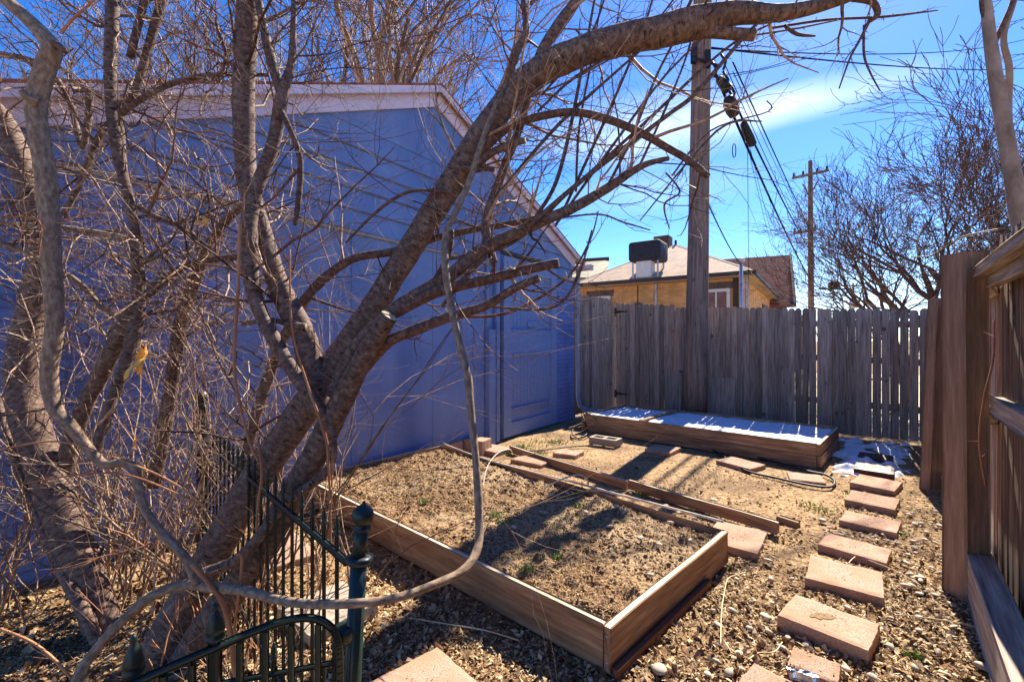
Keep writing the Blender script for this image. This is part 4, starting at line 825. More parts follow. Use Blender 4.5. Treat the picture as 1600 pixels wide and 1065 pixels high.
for q in range(44):
    x = rng.uniform(-60, 420); Y = rng.uniform(2.2, 3.0)
    twig(tw if q % 2 else tw2, P(x, rng.uniform(-80, 40), Y), V((rng.gauss(0, .8), rng.gauss(0, .3), -rng.uniform(.1, .9))), rng.uniform(.3, .8), .0036, 2, V((0, 0, -.1)), .36, 4)
tw.build('twigs', 'twig', T2); tw2.build('twigs', 'darktwig', T2)

# ---- grey climbing vine in front
VN = thing('climbing_vine', 'thick grayish woody vine looping low across the foreground in front of the iron post', 'vine', V((P(123, 900, 1.45).x, 1.45, 0)))
limb(VN, 'stem', [(118, 1085, 1.45, 17), (126, 1050, 1.47, 17), (151, 1014, 1.5, 17), (192, 969, 1.53, 17), (240, 930, 1.56, 17), (291, 913, 1.58, 18), (330, 917, 1.55, 18), (377, 922, 1.45, 17), (430, 935, 1.3, 16), (480, 943, 1.18, 15), (540, 943, 1.1, 15), (609, 936, 1.12, 15), (672, 916, 1.18, 15), (722, 892, 1.25, 16), (744, 862, 1.32, 16), (749, 820, 1.38, 15), (744, 724, 1.46, 14), (735, 635, 1.54, 14), (731, 590, 1.58, 14), (716, 529, 1.63, 13), (703, 470, 1.68, 13), (696, 420, 1.7, 13), (696, 370, 1.74, 12), (706, 345, 1.76, 11), (732, 287, 1.8, 11), (752, 225, 1.84, 9), (775, 160, 1.9, 6)], 'vine', 12, .14, 8)
limb(VN, 'stem', [(308, 912, 1.56, 16), (290, 872, 1.56, 15), (257, 837, 1.57, 14), (228, 798, 1.58, 14), (215, 758, 1.59, 14), (209, 730, 1.6, 14), (188, 723, 1.6, 14), (164, 726, 1.6, 15), (140, 703, 1.6, 17), (110, 665, 1.6, 20), (86, 637, 1.6, 23), (77, 580, 1.6, 26), (86, 509, 1.6, 27), (81, 424, 1.6, 28), (77, 340, 1.6, 29), (71, 270, 1.6, 31), (57, 169, 1.6, 31), (73, 105, 1.6, 30), (81, 75, 1.6, 28), (51, 38, 1.6, 23), (14, 5, 1.6, 22), (-30, -40, 1.6, 20)], 'vine', 14, .14, 8)
limb(VN, 'stub', [(60, 160, 1.58, 18), (42, 152, 1.56, 12), (33, 142, 1.55, 8)], 'vine', 8)
limb(VN, 'stub', [(80, 68, 1.6, 16), (92, 72, 1.57, 12), (101, 80, 1.55, 9)], 'limb', 8)
mb = MB()
for s in ([(96, 52, 5), (120, 25, 4), (160, -10, 3)], [(300, 880, 8), (345, 935, 8), (360, 990, 8), (372, 1085, 8)], [(0, 702, 3), (90, 690, 3), (180, 715, 3), (280, 760, 3), (360, 830, 2)],
          [(40, 755, 3), (140, 740, 3), (210, 745, 3), (300, 782, 3), (330, 800, 2)], [(0, 982, 4), (50, 1003, 4), (90, 1035, 4), (125, 1075, 4)], [(370, 866, 5), (378, 880, 5), (365, 1000, 4), (368, 1080, 4)],
          [(404, 690, 4), (409, 740, 4), (404, 780, 4), (400, 830, 3)], [(375, 340, 5), (372, 450, 5), (366, 560, 5), (372, 620, 4), (390, 690, 5), (404, 720, 4)], [(453, 390, 3), (456, 509, 3), (480, 600, 4), (508, 680, 5), (514, 740, 4), (517, 860, 3)],
          [(520, 700, 3), (516, 800, 3), (500, 930, 3), (500, 1070, 3)], [(0, 340, 3), (60, 345, 3), (60, 400, 2)]):
    pp_, rr = limbpath([(x, y, 1.5, wd) for x, y, wd in s], 6); mb.tube(pp_, rr, 6, rough=.08)
    for q in range(10):
        i = rng.randint(1, len(pp_) - 2); spur(mb, pp_[i], (pp_[i + 1] - pp_[i]).normalized(), rr[i])
    mb.build('tendril', 'redtwig', VN); mb = MB()

# ---- tangle of thin suckers under the trees: separate clumps
def clump(label, xs_, Ys, n, h, lean_, m, seed, name='bare_shrub', r=.0055):
    global rng; rng = random.Random(seed)
    t = thing(name, label, 'shrub', V((P(sum(xs_) / 2, HZ, sum(Ys) / 2).x, sum(Ys) / 2, 0)), 'leafless suckers under the trees')
    a = MB(); bb = MB(); c0 = V((P(sum(xs_) / 2, HZ, sum(Ys) / 2).x, sum(Ys) / 2, 0))
    for q in range(n):
        Y = rng.uniform(*Ys); p = V((P(rng.uniform(*xs_), HZ, Y).x, Y, 0))
        d = V((rng.gauss(lean_, .32), rng.gauss(0, .2), 1))
        L = rng.uniform(.5, 1) * h; rr = r * rng.uniform(.55, 1.25)
        twig(a if rng.random() < .66 else bb, p, d, L, rr, 2, V((rng.gauss(0, .25), rng.gauss(0, .1), .12)), .30, 4, L / 9, .55)
    a.build('stems', 'twig', t); bb.build('stems', m, t)
clump('dense clump of pale leafless suckers between left trunk and leaning tree', (120, 300), (2.25, 2.75), 40, 1.9, .05, 'twig', 11, r=.0068)
clump('leafless suckers rising along the garage behind the iron fence', (260, 420), (2.35, 2.75), 22, 2.0, .1, 'limb', 12, r=.0068)
clump('leafless suckers at the far left edge by the garage wall', (-80, 90), (2.2, 2.6), 26, 2.1, .05, 'redtwig', 13)
clump('low bare suckers around the base of the leaning tree', (200, 460), (1.7, 2.1), 22, .8, .0, 'redtwig', 14, r=.004)
clump('tall thin straight suckers before the blue gable left of big limb', (400, 580), (2.3, 2.6), 14, 2.6, .08, 'twig', 15, r=.006)
rng = random.Random(21)
# curly weave of dry twigs held in the branches
mb = MB()
for q in range(190):
    g = rng.random(); x = rng.gauss(235, 110); y = rng.gauss(330, 190) if q % 3 else rng.gauss(560, 110); Y = rng.uniform(1.95, 2.7)
    d = V((rng.gauss(0, 1), rng.gauss(0, .4), rng.gauss(.35, .8)))
    twig(mb, P(x, y, Y), d, rng.uniform(.2, .7), rng.uniform(.0022, .0065), 1, V((0, 0, -.05)), .5, 3)
o = mb.build('twig_tangle', 'twig'); tag(recenter(o), 'tangled mass of curly dry twigs caught among the left branches', 'twigs', None, 'stuff')

# dead leaves caught in the branches
def leafcluster(x, y, Y, w, h, label, n=5):
    t = MB(); c0 = P(x, y, Y)
    for k in range(n):
        L = h * rng.uniform(.6, 1.1); ww = w * rng.uniform(.4, .7); o_ = V((rng.uniform(-.5, .5) * w, rng.uniform(-.01, .01), rng.uniform(-.25, .25) * h))
        up = (V((0, 0, 1)) + rv() * .25).normalized(); sd_ = up.cross(V((rng.gauss(0, .6), -1, 0))).normalized(); nn = sd_.cross(up)
        nv = []; N = 7
        for i in range(N):
            q = i / (N - 1); wv = ww * math.sin(math.pi * min(1, q * 1.05)) ** .7 * (1 + .35 * math.sin(q * 17 + k))
            cc_ = c0 + o_ + up * (q - .5) * L + nn * (.25 * L * math.sin(q * 3 + k))
            nv += [cc_ - sd_ * wv / 2 + nn * .012 * rng.random(), cc_ + nn * .008, cc_ + sd_ * wv / 2 + nn * .012 * rng.random()]
        t._add(nv, [(i * 3 + j, i * 3 + j + 1, i * 3 + j + 4, i * 3 + j + 3) for i in range(N - 1) for j in range(2)], [v * 1 for v in nv], rng.random(), True)
    t.tube([c0 + V((0, 0, h * .5)), c0 + V((.01, 0, h * .8))], .0015, 4)
    o = t.build('dead_leaf', 'leaforange'); tag(recenter(o), label, 'leaf')
leafcluster(217, 568, 1.55, .038, .10, 'curled yellow orange dead leaf hanging among left branches', 5)
leafcluster(319, 350, 2.0, .04, .05, 'small orange dead leaf caught high in the branches', 3)
leafcluster(222, 690, 2.1, .04, .06, 'small tan dead leaf low in the suckers', 2)

# ---- trees beyond the fences
def bigtree(name, label, base, stems, H, m, seed, r0=.11, lvls=4, spread=.5, kids=5, group='bare trees beyond the fences', th=.006, crown=None, ang=.75):
    global rng; rng = random.Random(seed)
    t = thing(name, label, 'tree', base, group); tr = MB(); cr = MB()
    def grow(mb, p, d, L, r, lvl):
        n = 5; pts = [V(p)]; d = V(d).normalized()
        for i in range(n):
            d = (d + rv() * .13 + V((0, 0, .045))).normalized(); pts.append(pts[-1] + d * (L / n))
        rad = [r * (1 - .55 * i / n) for i in range(n + 1)]; mb.tube(pts, [max(th * .55, q) for q in rad], 8 if lvl >= lvls - 1 else (5 if lvl > 1 else 3), cap=False, rough=.08 if lvl > 2 else 0)
        if lvl <= 0: return
        for q in range(kids if lvl > 1 else kids - 1):
            i = rng.choice((2, 3, 4, 5, 5, 3)); tt = (pts[i] - pts[i - 1]).normalized(); s = rv(); s = (s - tt * s.dot(tt)).normalized()
            grow(cr if lvl <= lvls - 1 else mb, pts[i], tt + s * ang * rng.uniform(.5, 1.2), L * rng.uniform(.5, .78), rad[i] * .68, lvl - 1)
    for k in range(stems):
        a = 2 * math.pi * k / stems + rng.random(); p = V(base) + V((math.cos(a), math.sin(a), 0)) * .18
        grow(tr, p, V((math.cos(a) * spread, math.sin(a) * spread, 1)), H * .42 * rng.uniform(.8, 1.1), r0 * rng.uniform(.7, 1.1), lvls)
    tr.build('trunk', m, t); cr.build('crown', m, t); return t
bigtree('bare_tree', 'wide bare spreading tree beyond the back right fence corner', V((P(1435, HZ, 10.5).x, 10.5, 0)), 6, 6.0, 'limb', 31, .12, 5, .52, 4, th=.0085)
bigtree('bare_tree', 'bare tree rising behind the right board fence near its tall post', V((P(1560, HZ, 8.5).x, 8.5, 0)), 7, 6.6, 'limb', 32, .1, 5, .42, 4, th=.008)
bigtree('bare_tree', 'small thin bare tree low on the horizon beside the distant pole', V((P(1300, HZ, 22).x, 22, 0)), 4, 3.8, 'limb', 33, .06, 3, .5, 3, th=.012)
bigtree('bare_tree', 'pale bare sapling showing low between distant pole and spreading tree', V((P(1372, HZ, 16).x, 16, 0)), 4, 3.9, 'twig', 34, .04, 3, .55, 4, th=.01)
bigtree('bare_tree', 'tall bare tree with several pale trunks standing behind the garage roof', V((P(585, HZ, 13.5).x, 13.5, 0)), 8, 15, 'twig', 35, .26, 4, .30, 5, th=.013, ang=.6)
bigtree('bare_tree', 'bare tree behind the garage seen through branches at upper left', V((P(250, HZ, 14).x, 14, 0)), 5, 13, 'limb', 36, .2, 4, .35, 5, th=.012)
bigtree('bare_tree', 'small bare tree peeping between garage corner and brick house', V((P(905, HZ, 11.8).x, 11.8, 0)), 3, 4.3, 'limb', 37, .035, 3, .4, 4, th=.005)
rng = random.Random(55)
t = thing('smooth_bark_tree', 'two smooth pale trunks rising above the right fence at the photo edge', 'tree', V((P(1600, HZ, 3.6).x, 3.6, 0)))
M['smooth'] = mat('smooth_bark', [(.17, .115, .08), (.3, .215, .155), (.42, .32, .24)], (1, 1, .6), 9, 5, .7, .3, .003)
pa = limb(t, 'trunk', [(1630, 720, 3.6, 30), (1612, 440, 3.6, 30), (1591, 325, 3.6, 27), (1580, 260, 3.6, 24), (1562, 160, 3.6, 22), (1549, 80, 3.6, 19), (1540, 0, 3.6, 16), (1530, -80, 3.6, 13)], 'smooth', 14, .05)
pb = limb(t, 'trunk', [(1600, 340, 3.62, 18), (1586, 270, 3.62, 14), (1575, 190, 3.62, 12), (1577, 110, 3.62, 9), (1568, 60, 3.62, 8), (1585, 0, 3.62, 8), (1600, -60, 3.62, 7)], 'smooth', 10, .05)
pc = limb(t, 'limb', [(1550, 80, 3.6, 6), (1562, 50, 3.6, 7), (1580, 10, 3.6, 7), (1590, -30, 3.6, 6)], 'limb', 8)
pd = limb(t, 'limb', [(1540, 30, 3.6, 7), (1534, 10, 3.6, 6), (1530, -40, 3.6, 5)], 'limb', 8)
# dry vine with reddish stem in front of the right fence
mb = MB(); pp_, rr = limbpath([(1540, 760, 1.9, 3), (1530, 690, 1.9, 3), (1538, 620, 1.9, 3), (1552, 560, 1.9, 3), (1553, 500, 1.9, 2)], 6); mb.tube(pp_, rr, 5)
for q in range(8): twig(mb, pp_[rng.randint(2, len(pp_) - 2)], rv(), .06, .0012, 0)
o = mb.build('dry_vine', 'redtwig'); tag(recenter(o), 'thin reddish dry vine stem against the right fence boards', 'vine')
mb = MB(); pp_, rr = limbpath([(1425, 402, 2.6, 2), (1455, 400, 2.5, 2), (1480, 385, 2.45, 2), (1505, 370, 2.35, 2), (1540, 362, 2.2, 2), (1560, 358, 2.1, 2)], 6); mb.tube(pp_, rr, 5)
for q in range(12): twig(mb, pp_[rng.randint(2, len(pp_) - 2)], rv(), .14, .0014, 1)
o = mb.build('dry_vine', 'twig'); tag(recenter(o), 'pale wispy vine trailing over the top of the tall right post', 'vine')

# ---------------------------------------------------------------- iron fence
def spear(mb, p, r=.014, h=.07, ax=V((0, 0, 1))):
    mb.lathe(p, [(r * .9, 0), (r * 1.5, .006), (r * 1.5, .012), (r * .8, .016), (r * 1.25, .024), (r * 1.1, .036), (r * .45, h * .85), (r * .55, h * .9), (r * .5, h * .97), (r * .1, h)], 10)
F0, F1 = V((-.435, 1.235, 0)), V((-1.95, 2.86, 0))
fe = thing('iron_fence', 'dark iron picket fence with spear tips running back behind the leaning trunk', 'fence', (F0 + F1) / 2)
fd = (F1 - F0).normalized(); LL = (F1 - F0).length; fn = V((fd.y, -fd.x, 0))
for z in (.79, .14):
    mb = MB(); mb.board(F0 + fd * .03 + V((0, 0, z)), F1 + V((0, 0, z)), .016, .022, (0, 0, 1), 1, .003); mb.build('rail', 'iron', fe)
s = .1
while s < LL:
    c0 = F0 + fd * s; hgt = .84
    mb = MB(); mb.board(c0 + V((0, 0, .02)), c0 + V((0, 0, hgt)), .010, .010, fn, 1, .002); spear(mb, c0 + V((0, 0, hgt)), .0068, .06); mb.build('picket', 'iron', fe); s += .098
mb = MB(); mb.board(F1 + V((0, 0, 0)), F1 + V((0, 0, .98)), .05, .05, fn, 1, .004); mb.lathe(F1 + V((0, 0, .98)), [(.03, 0), (.035, .01), (.02, .02), (.038, .05), (.04, .07), (.025, .1), (.003, .11)], 14); mb.build('end_post', 'iron', fe)
ip = thing('iron_post', 'green iron post with dark ball finial in front of the big raised bed', 'post', V((F0.x, F0.y, 0)))
a, e = V((-.452, 1.21, 0)), P(561, 873, 1.235)
mb = MB(); mb.tube([a, e], [.024, .022], 16); mb.lathe(V((-.449, 1.214, .60)), [(.0245, 0), (.029, .01), (.029, .03), (.0245, .04)], 16); mb.build('shaft', 'green', ip)
mb = MB(); tp = P(565, 826, 1.235); mb.lathe(e - V((0, 0, .012)), [(.024, 0), (.036, .006), (.037, .016), (.026, .022)], 18, axis=tp - e); mb.tube([e, tp], .0185, 16)
mb.lathe(tp - V((0, 0, .004)), [(.0185, 0), (.024, .004), (.024, .010), (.014, .014)] + [(.0295 * math.sin(R(q)), .040 - .0295 * math.cos(R(q))) for q in range(30, 171, 14)] + [(.006, .071), (.005, .076), (.001, .079)], 20, axis=tp - e); mb.build('ball_finial', 'iron', ip)
# arched panel toward the left foreground
N0, N1 = P(527, 985, 1.19), P(219, 1063, .98)
gp_ = thing('iron_gate', 'arched dark iron panel in the bottom left foreground with domed finials', 'gate', V(((N0.x + N1.x) / 2, 1.05, 0)))
top_ = [P(531, 1150, 1.17), P(531, 1085, 1.17), P(530, 1020, 1.17), P(524, 990, 1.17), P(510, 974, 1.165), P(490, 966, 1.16), P(465, 966, 1.15), P(428, 975, 1.13), P(380, 993, 1.10), P(336, 1012, 1.06), P(280, 1036, 1.02), P(219, 1063, .98), P(170, 1086, .95)]
mb = MB(); sp_ = [V(q) for q in spline([tuple(q) for q in top_], 6)]
for i in range(len(sp_) - 1): 
    mb.board(sp_[i], sp_[i + 1] + (sp_[i + 1] - sp_[i]) * .05, .019, .015, V((.5, -.85, .1)) if abs((sp_[i + 1] - sp_[i]).normalized().z) > .8 else V((0, 0, 1)), 1, .003)
mb.build('rail', 'green', gp_)
for x, yy, Y, fin in ((336, 940, 1.07, 1), (209, 990, 1.0, 1)):
    c0 = P(x, yy, Y); g0 = V((c0.x, c0.y, 0)); zt = c0.z
    mb = MB(); mb.board(g0, g0 + V((0, 0, zt - .07)), .024, .024, (0, -1, 0), 1, .003); mb.build('picket', 'iron', gp_)
    mb = MB(); mb.lathe(g0 + V((0, 0, zt - .09)), [(.012, 0), (.021, .004), (.021, .012), (.014, .016), (.021, .022), (.020, .030), (.015, .05), (.010, .064), (.006, .070), (.0075, .076), (.0075, .083), (.001, .089)], 14); mb.build('finial', 'iron', gp_)
for x, y0, Y in ((497, 968, 1.16), (455, 970, 1.145), (415, 980, 1.125), (375, 996, 1.10), (300, 1030, 1.035), (255, 1048, 1.0)):
    c0 = P(x, y0, Y); mb = MB(); mb.board(V((c0.x, c0.y, 0)), c0 - V((0, 0, .01)), .014, .014, (0, -1, 0), 1, .002); mb.build('picket', 'green', gp_)
# second row of short spears just behind
ir = thing('iron_fence', 'second short run of spear topped iron pickets close behind the arched panel', 'fence', P(430, HZ, 1.35) * V((1, 1, 0)))
A0, A1 = V((-.52, 1.33, 0)), V((-.98, 1.20, 0)); ad = (A1 - A0); 
mb = MB(); mb.board(A0 + V((0, 0, .46)), A1 + V((0, 0, .46)), .014, .014, (0, 0, 1), 1, .003); mb.build('rail', 'iron', ir)
for k in range(4):
    c0 = A0 + ad * (k / 3); mb = MB(); mb.board(c0, c0 + V((0, 0, .5)), .010, .010, (0, -1, 0), 1, .002); spear(mb, c0 + V((0, 0, .5)), .007, .05); mb.build('picket', 'iron', ir)

# ---------------------------------------------------------------- hoses, cables, drip lines on the ground
def ground_line(name, pts, r, m, label, cat, k=8):
    mb = MB(); sp_ = [V(q) for q in spline([tuple(q) for q in pts], k)]; mb.tube(sp_, r, 8); o = mb.build(name, m); tag(recenter(o), label, cat); return o
zz = .015
ground_line('hose', [G(895, 672, .02), G(893, 684, .01), G(905, 684, .02), G(918, 676, .03), G(912, 655, .2), G(909, 643, .30), G(925, 650, .29), G(940, 660, .12), G(965, 674, .05), G(1000, 682, zz), G(1050, 692, zz), G(1110, 702, zz), G(1160, 733, zz), G(1210, 746, zz), G(1260, 757, zz), G(1295, 761, zz), G(1304, 752, zz), G(1290, 742, zz), G(1262, 736, zz), G(1220, 724, zz), G(1150, 706, zz)], .012, 'black', 'black hose draped over the snow bed corner and looping on soil', 'hose')
ground_line('drip_line', [G(690, 692, .21), G(730, 708, .21), G(790, 727, .20), G(850, 742, .16), G(910, 757, .19), G(960, 771, .20), G(1010, 784, .205), G(1060, 797, .19), G(1130, 815, .20)], .009, 'hose', 'pale pipe lying along the far edge of the big bed', 'pipe')
ground_line('drip_line', [G(754, 760, .17), G(762, 728, .28), G(778, 708, .34), G(795, 702, .30), G(800, 706, .2)], .005, 'hose', 'pale arched tube sprouting near the garage end of big bed', 'tube')
ground_line('drip_line', [G(850, 764, .17), G(880, 748, .26), G(905, 742, .29), G(918, 750, .23), G(919, 757, .17)], .006, 'hose', 'pale arched tube over the far long edge of the big bed', 'tube')
ground_line('drip_line', [G(800, 706, zz), G(850, 703, zz), G(900, 697, zz), G(935, 697, zz)], .008, 'black', 'thin dark tube on soil in front of the garage door', 'tube')
for pts, lb in (([(1126, 1008), (1127, 960), (1131, 930), (1137, 905), (1150, 898), (1165, 894)], 'long bent pale twig lying on soil left of the largest paver'),
                ([(1312, 855), (1340, 868), (1370, 880), (1400, 892), (1440, 915)], 'thin dry stick lying across the middle pavers'),
                ([(1325, 880), (1340, 868), (1370, 866), (1410, 872)], 'forked pale stem beside the crossed paver'),
                ([(1410, 960), (1470, 968), (1510, 975), (1545, 985)], 'slender straw stem on soil near the tall fence post'),
                ([(1170, 1030), (1185, 1020), (1210, 1018), (1222, 1003)], 'curved straw stem above the paver cut off at bottom'),
                ([(640, 965), (700, 975), (760, 985), (810, 1000)], 'dark thin stick in the shadow of the big bed')):
    ground_line('dry_twig', [G(x, y, .02) for x, y in pts], .0028, 'straw', lb, 'twig', 5)

# ---------------------------------------------------------------- stones
def stone_mesh(seed):
    import bmesh
    bm = bmesh.new(); bmesh.ops.create_icosphere(bm, subdivisions=2, radius=1); o_ = V((seed * 3.1, seed, 0))
    for v in bm.verts: v.co = v.co * (1 + .22 * noise.noise(v.co * 1.1 + o_)); v.co.z *= .55; v.co.x *= 1.25
    me = bpy.data.meshes.new('river_stone'); bm.to_mesh(me); bm.free()
    me.polygons.foreach_set('use_smooth', [True] * len(me.polygons)); me.materials.append(M['stone'])
    a = me.attributes.new('tc', 'FLOAT_VECTOR', 'POINT'); a.data.foreach_set('vector', [c for v in me.vertices for c in (v.co * .03 + o_)])
    a = me.attributes.new('rnd', 'FLOAT', 'POINT'); a.data.foreach_set('value', [random.Random(seed).random()] * len(me.vertices))
    return me
SM = [stone_mesh(i) for i in range(12)]
def stone(p, s, label, group):
    o = bpy.data.objects.new('river_stone', rng.choice(SM)); COL.objects.link(o); o.location = p; o.scale = (s * rng.uniform(.8, 1.3), s * rng.uniform(.7, 1.1), s * rng.uniform(.8, 1.1))
    o.rotation_euler = (rng.gauss(0, .2), rng.gauss(0, .2), rng.uniform(0, 6.3)); tag(o, label, 'stone', group)
bedst = [(1007, 751), (820, 796), (832, 789), (842, 785), (862, 772), (872, 777), (886, 770), (846, 800), (852, 802), (882, 812), (803, 823), (895, 770), (1040, 790), (1066, 833), (1078, 844), (1016, 898), (838, 919), (963, 791), (1048, 816), (985, 770), (1024, 798), (1085, 810), (952, 822), (915, 800), (935, 781), (1000, 840), (1030, 850), (1060, 800), (975, 800)]
for x, y in bedst: stone(G(x, y, .19) + V((0, 0, .0)), rng.uniform(.011, .021), 'pale stone lying on the soil of the big raised bed', 'stones in the raised bed')
for i in range(42):
    x, y = rng.uniform(1400, 1475), rng.uniform(790, 935); stone(G(x, y, .01), rng.uniform(.010, .022), 'pale rounded pebble between the pavers and right fence', 'pebbles along the right fence')
for i in range(30):
    x, y = rng.uniform(1290, 1400), rng.uniform(833, 848); stone(G(x, y + (x - 1290) * .15 - 12, .01), rng.uniform(.008, .014), 'small pebble packed between two path pavers', 'pebbles between the pavers')
for i in range(46):
    x, y = rng.uniform(1100, 1530), rng.uniform(880, 1060); stone(G(x, y, .01), rng.uniform(.008, .019), 'stray pale pebble on the soil of the near path', 'pebbles on the near path')
for x, y in ((1205, 905), (1195, 962), (1200, 875), (1187, 850), (1285, 813), (1120, 790), (1115, 781), (1175, 800), (1140, 1050), (1030, 1045)): stone(G(x, y, .015), rng.uniform(.018, .028), 'larger pale stone on open soil beside the pavers', 'larger stones beside the pavers')
for x, y in ((1540, 1000), (1548, 1020), (1545, 985), (1550, 1045), (1535, 1040)): stone(G(x, y, .015), .026, 'gray stone in the shade at the foot of the kickboard', 'stones by the kickboard')

# ---------------------------------------------------------------- litter and weeds (countless)
def inbed(x, y, c, pad=.0):
    for i in range(4):
        a, e = c[i], c[(i + 1) % 4]; d = e - a
        if (d.x * (y - a.y) - d.y * (x - a.x)) < -pad: return False
    return True
def scatter(name, label, cat, m, n, area, zf, size, skip=None, dens=None, curl=.3, elong=(1, 3), lift=.006, cap=None):
    vs, fs, rn, tc = [], [], [], []; k = 0; tries = 0
    while k < n and tries < n * 12:
        tries += 1; x, y = area()
        if skip and skip(x, y): continue
        if dens and rng.random() > dens(x, y): continue
        s = rng.uniform(*size); a = rng.uniform(0, 6.283); el = rng.uniform(*elong); u = V((math.cos(a), math.sin(a), rng.gauss(0, curl))) * s * el / 2
        v = V((-math.sin(a), math.cos(a), rng.gauss(0, curl * 1.4))) * s / 2; c = V((x, y, zf(x, y) + lift * rng.random() + .002)); o = len(vs); bow = V((0, 0, s * .35 * rng.uniform(-.5, 1)))
        vs += [c - u * 1.0, c - v * .8 + bow, c + u * 1.0, c + v * .9 + bow * .6, c + bow]; fs += [(o, o + 1, o + 4), (o + 1, o + 2, o + 4), (o + 2, o + 3, o + 4), (o + 3, o, o + 4)]
        rn += [rng.random()] * 5; k += 1
    mb = MB(); mb.v = vs; mb.f = fs; mb.tc = vs; mb.r = rn; mb.sm = [False] * len(fs)
    o = mb.build(name, m); tag(recenter(o), label, cat, None, 'stuff'); return o
def area_view(y0, y1, x0=-20, x1=1620):
    def f():
        q = rng.random() ** .75; yy = y0 + (y1 - y0) * q; p = G(rng.uniform(x0, x1), yy); return p.x, p.y
    return f
skipb = lambda x, y: inbed(x, y, bc) or inbed(x, y, sc_)
patch = lambda x, y: min(1, max(.12, .5 + 1.3 * noise.noise(V((x * 1.6, y * 1.6, 9)))))
scatter('wood_chips', 'layer of tan wood chips and bark bits over the yard soil', 'mulch', 'chip', 62000, area_view(690, 1110), gz, (.005, .013), skipb, patch)
scatter('wood_chips', 'coarse pale wood chips thick around the near end of the big bed', 'mulch', 'chip', 10000, area_view(840, 1120, 300, 1560), gz, (.008, .019), skipb, lambda x, y: min(1, max(.05, .45 + 1.5 * noise.noise(V((x * 2.2, y * 2.2, 2))))), .45, (1, 2.6), .012)
scatter('leaf_litter', 'brown dry leaves gathered under the trees and beside the big bed', 'leaves', 'leaf', 1500, area_view(790, 1100, -20, 700), gz, (.018, .036), skipb, None, .6, (1, 1.8), .02)
scatter('leaf_litter', 'curled brown leaves piled at the near corner of the big bed', 'leaves', 'leaf', 260, area_view(930, 1100, 940, 1250), gz, (.016, .034), skipb, None, .7, (1, 1.8), .02)
def bedarea():
    q, p = rng.random(), rng.random(); x = bc[0].lerp(bc[1], .03 + .94 * q).lerp(bc[3].lerp(bc[2], .03 + .94 * q), .015 + .97 * p); return x.x, x.y
def ontop(c_, rad):
    def f(): a_ = rng.random() * 6.28; q_ = rad * math.sqrt(rng.random()); return c_.x + q_ * math.cos(a_), c_.y + q_ * math.sin(a_)
    return f
for i_, (q, h, lb) in enumerate(PV):
    pc_ = sum([G(x, y, h) for x, y in q], V((0, 0, 0))) / 4
    scatter('paver_debris', 'crumbs of soil and bark lying on the ' + lb.split(',')[0].replace('the ', ''), 'mulch', 'crumb', 26, ontop(pc_, .10), (lambda x, y, h=h: h + .002), (.003, .008), lift=.001, curl=.15)
scatter('soil_crumbs', 'loose straw bits and crumbs on the soil of the big bed', 'mulch', 'crumb', 30000, bedarea, bz, (.003, .008), None, lambda x, y: min(1, max(.06, .5 + 1.6 * noise.noise(V((x * 1.8, y * 1.8, 4))))))
def clods(name, label, n, area, zf, size, skip, dens):
    vs, fs, rn = [], [], []; k = 0; tries = 0
    while k < n and tries < n * 12:
        tries += 1; x, y = area()
        if skip and skip(x, y): continue
        if rng.random() > dens(x, y): continue
        s_ = size[0] + (size[1] - size[0]) * rng.random() ** 2.5; c = V((x, y, zf(x, y) + s_ * .15)); o = len(vs); a0_ = rng.random() * 6.28
        for kk in range(5): a_ = a0_ + kk * 1.2566; q_ = s_ * rng.uniform(.7, 1.1); vs.append(c + V((math.cos(a_) * q_, math.sin(a_) * q_, rng.uniform(-.2, .2) * s_)))
        vs.append(c + V((rng.gauss(0, .2) * s_, rng.gauss(0, .2) * s_, s_ * rng.uniform(.5, .8))))
        vs.append(c - V((0, 0, s_ * .6))); fs += [(o + kk, o + (kk + 1) % 5, o + 5) for kk in range(5)] + [(o + (kk + 1) % 5, o + kk, o + 6) for kk in range(5)]
        rn += [rng.random()] * 7; k += 1
    mb = MB(); mb.v = vs; mb.f = fs; mb.tc = vs; mb.r = rn; mb.sm = [True] * len(fs)
    o = mb.build(name, 'clod'); tag(recenter(o), label, 'soil', None, 'stuff')
clods('soil_clods', 'crumbly brown clods covering the soil of the big bed', 9000, bedarea, bz, (.004, .016), None, lambda x, y: min(1, max(.15, .6 + 1.2 * noise.noise(V((x * 2.4, y * 2.4, 14))))))
clods('soil_clods', 'crumbly brown clods over the open yard soil', 12000, area_view(700, 1110, 300, 1560), gz, (.004, .016), skipb, lambda x, y: min(1, max(.1, .5 + 1.2 * noise.noise(V((x * 2.4, y * 2.4, 24))))))
def hi_(x, y): return gz(x, y) + .003
scatter('straw_bits', 'pale straw slivers and flakes scattered over the open yard', 'mulch', 'straw', 2600, area_view(695, 1110, 300, 1560), hi_, (.003, .006), skipb, patch, .25, (4, 11), .012)
scatter('leaf_flakes', 'larger pale leaf flakes strewn over the open yard', 'leaves', 'chip', 2600, area_view(720, 1110, 500, 1560), hi_, (.014, .028), skipb, patch, .5, (1, 2), .014)
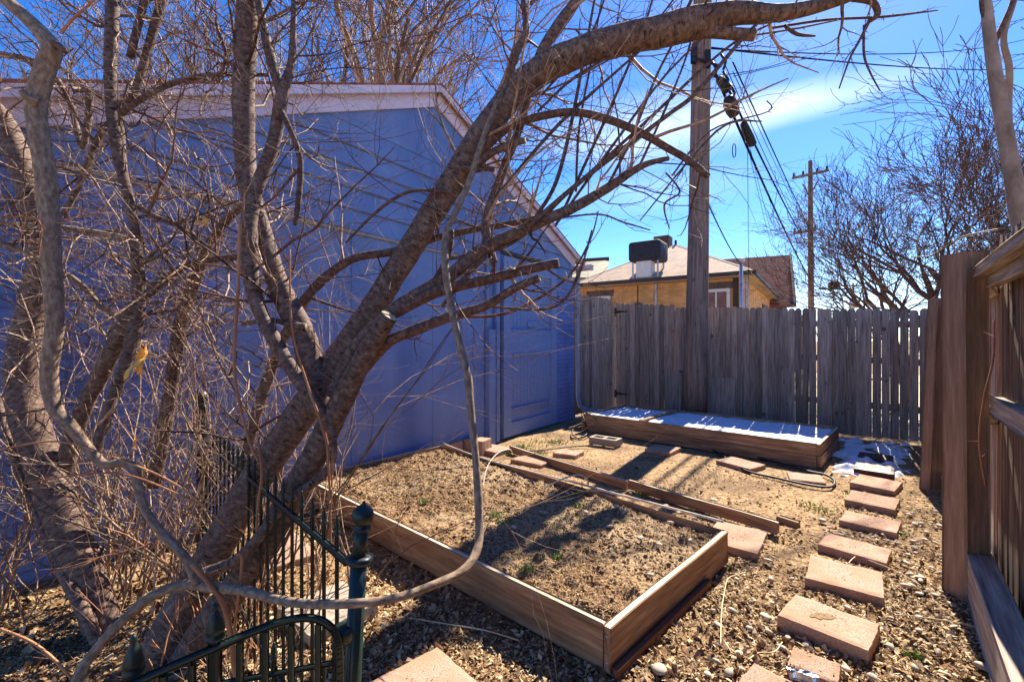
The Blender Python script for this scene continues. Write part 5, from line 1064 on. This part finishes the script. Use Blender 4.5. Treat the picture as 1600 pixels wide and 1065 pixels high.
def weeds(label, spots, n, h=.05, name='weeds', m='weed'):
    mb = MB()
    for x, y, zz_, rr_ in spots:
        c = G(x, y, zz_)
        for k in range(n):
            p = c + V((rng.gauss(0, rr_), rng.gauss(0, rr_), -.01)); d = V((rng.gauss(0, .6), rng.gauss(0, .6), 1)).normalized(); L = h * rng.uniform(.5, 1.2); s = d.cross(V((rng.gauss(0, 1), rng.gauss(0, 1), 0))).normalized() * .0035
            q = p + d * L * .6; e = p + d * L + V((d.x, d.y, 0)) * L * .4
            mb._add([p - s, p + s, q + s * 1.3, q - s * 1.3, e], [(0, 1, 2, 3), (3, 2, 4)], [p] * 5, rng.random())
    o = mb.build(name, m); tag(recenter(o), label, 'weeds', None, 'stuff')
weeds('tufts of green grass and weeds before the garage door', [(814, 697, 0, .05), (790, 707, 0, .05), (840, 690, 0, .12), (860, 692, 0, .10), (845, 706, 0, .05), (875, 690, 0, .08), (820, 700, 0, .1)], 60, .04)
weeds('sparse green tufts growing in the soil of the big bed', [(773, 805, .18, .03), (866, 846, .18, .02), (866, 826, .18, .02), (663, 782, .18, .02), (822, 888, .18, .02), (790, 815, .18, .02), (870, 870, .18, .012), (905, 790, .18, .02)], 36, .03)
weeds('small green weeds on the open soil beyond the big bed', [(1035, 765, 0, .05), (1265, 790, 0, .05), (1280, 796, 0, .05), (1405, 832, 0, .03), (1422, 1020, 0, .02), (1330, 770, 0, .03), (1000, 770, 0, .03)], 36, .035)
mb = MB()
for q in range(46):
    x, y = rng.uniform(520, 1080), 0; q_, p_ = rng.random(), rng.random(); c = bc[0].lerp(bc[1], .05 + .9 * q_).lerp(bc[3].lerp(bc[2], .05 + .9 * q_), .05 + .9 * p_)
    twig(mb, V((c.x, c.y, .15)), V((rng.gauss(0, .3), rng.gauss(0, .3), 1)), rng.uniform(.06, .16), .0014, 1, wig=.3, kids=2)
o = mb.build('dead_stalks', 'redtwig'); tag(recenter(o), 'short dead plant stalks standing in the soil of the big bed', 'stalks', None, 'stuff')
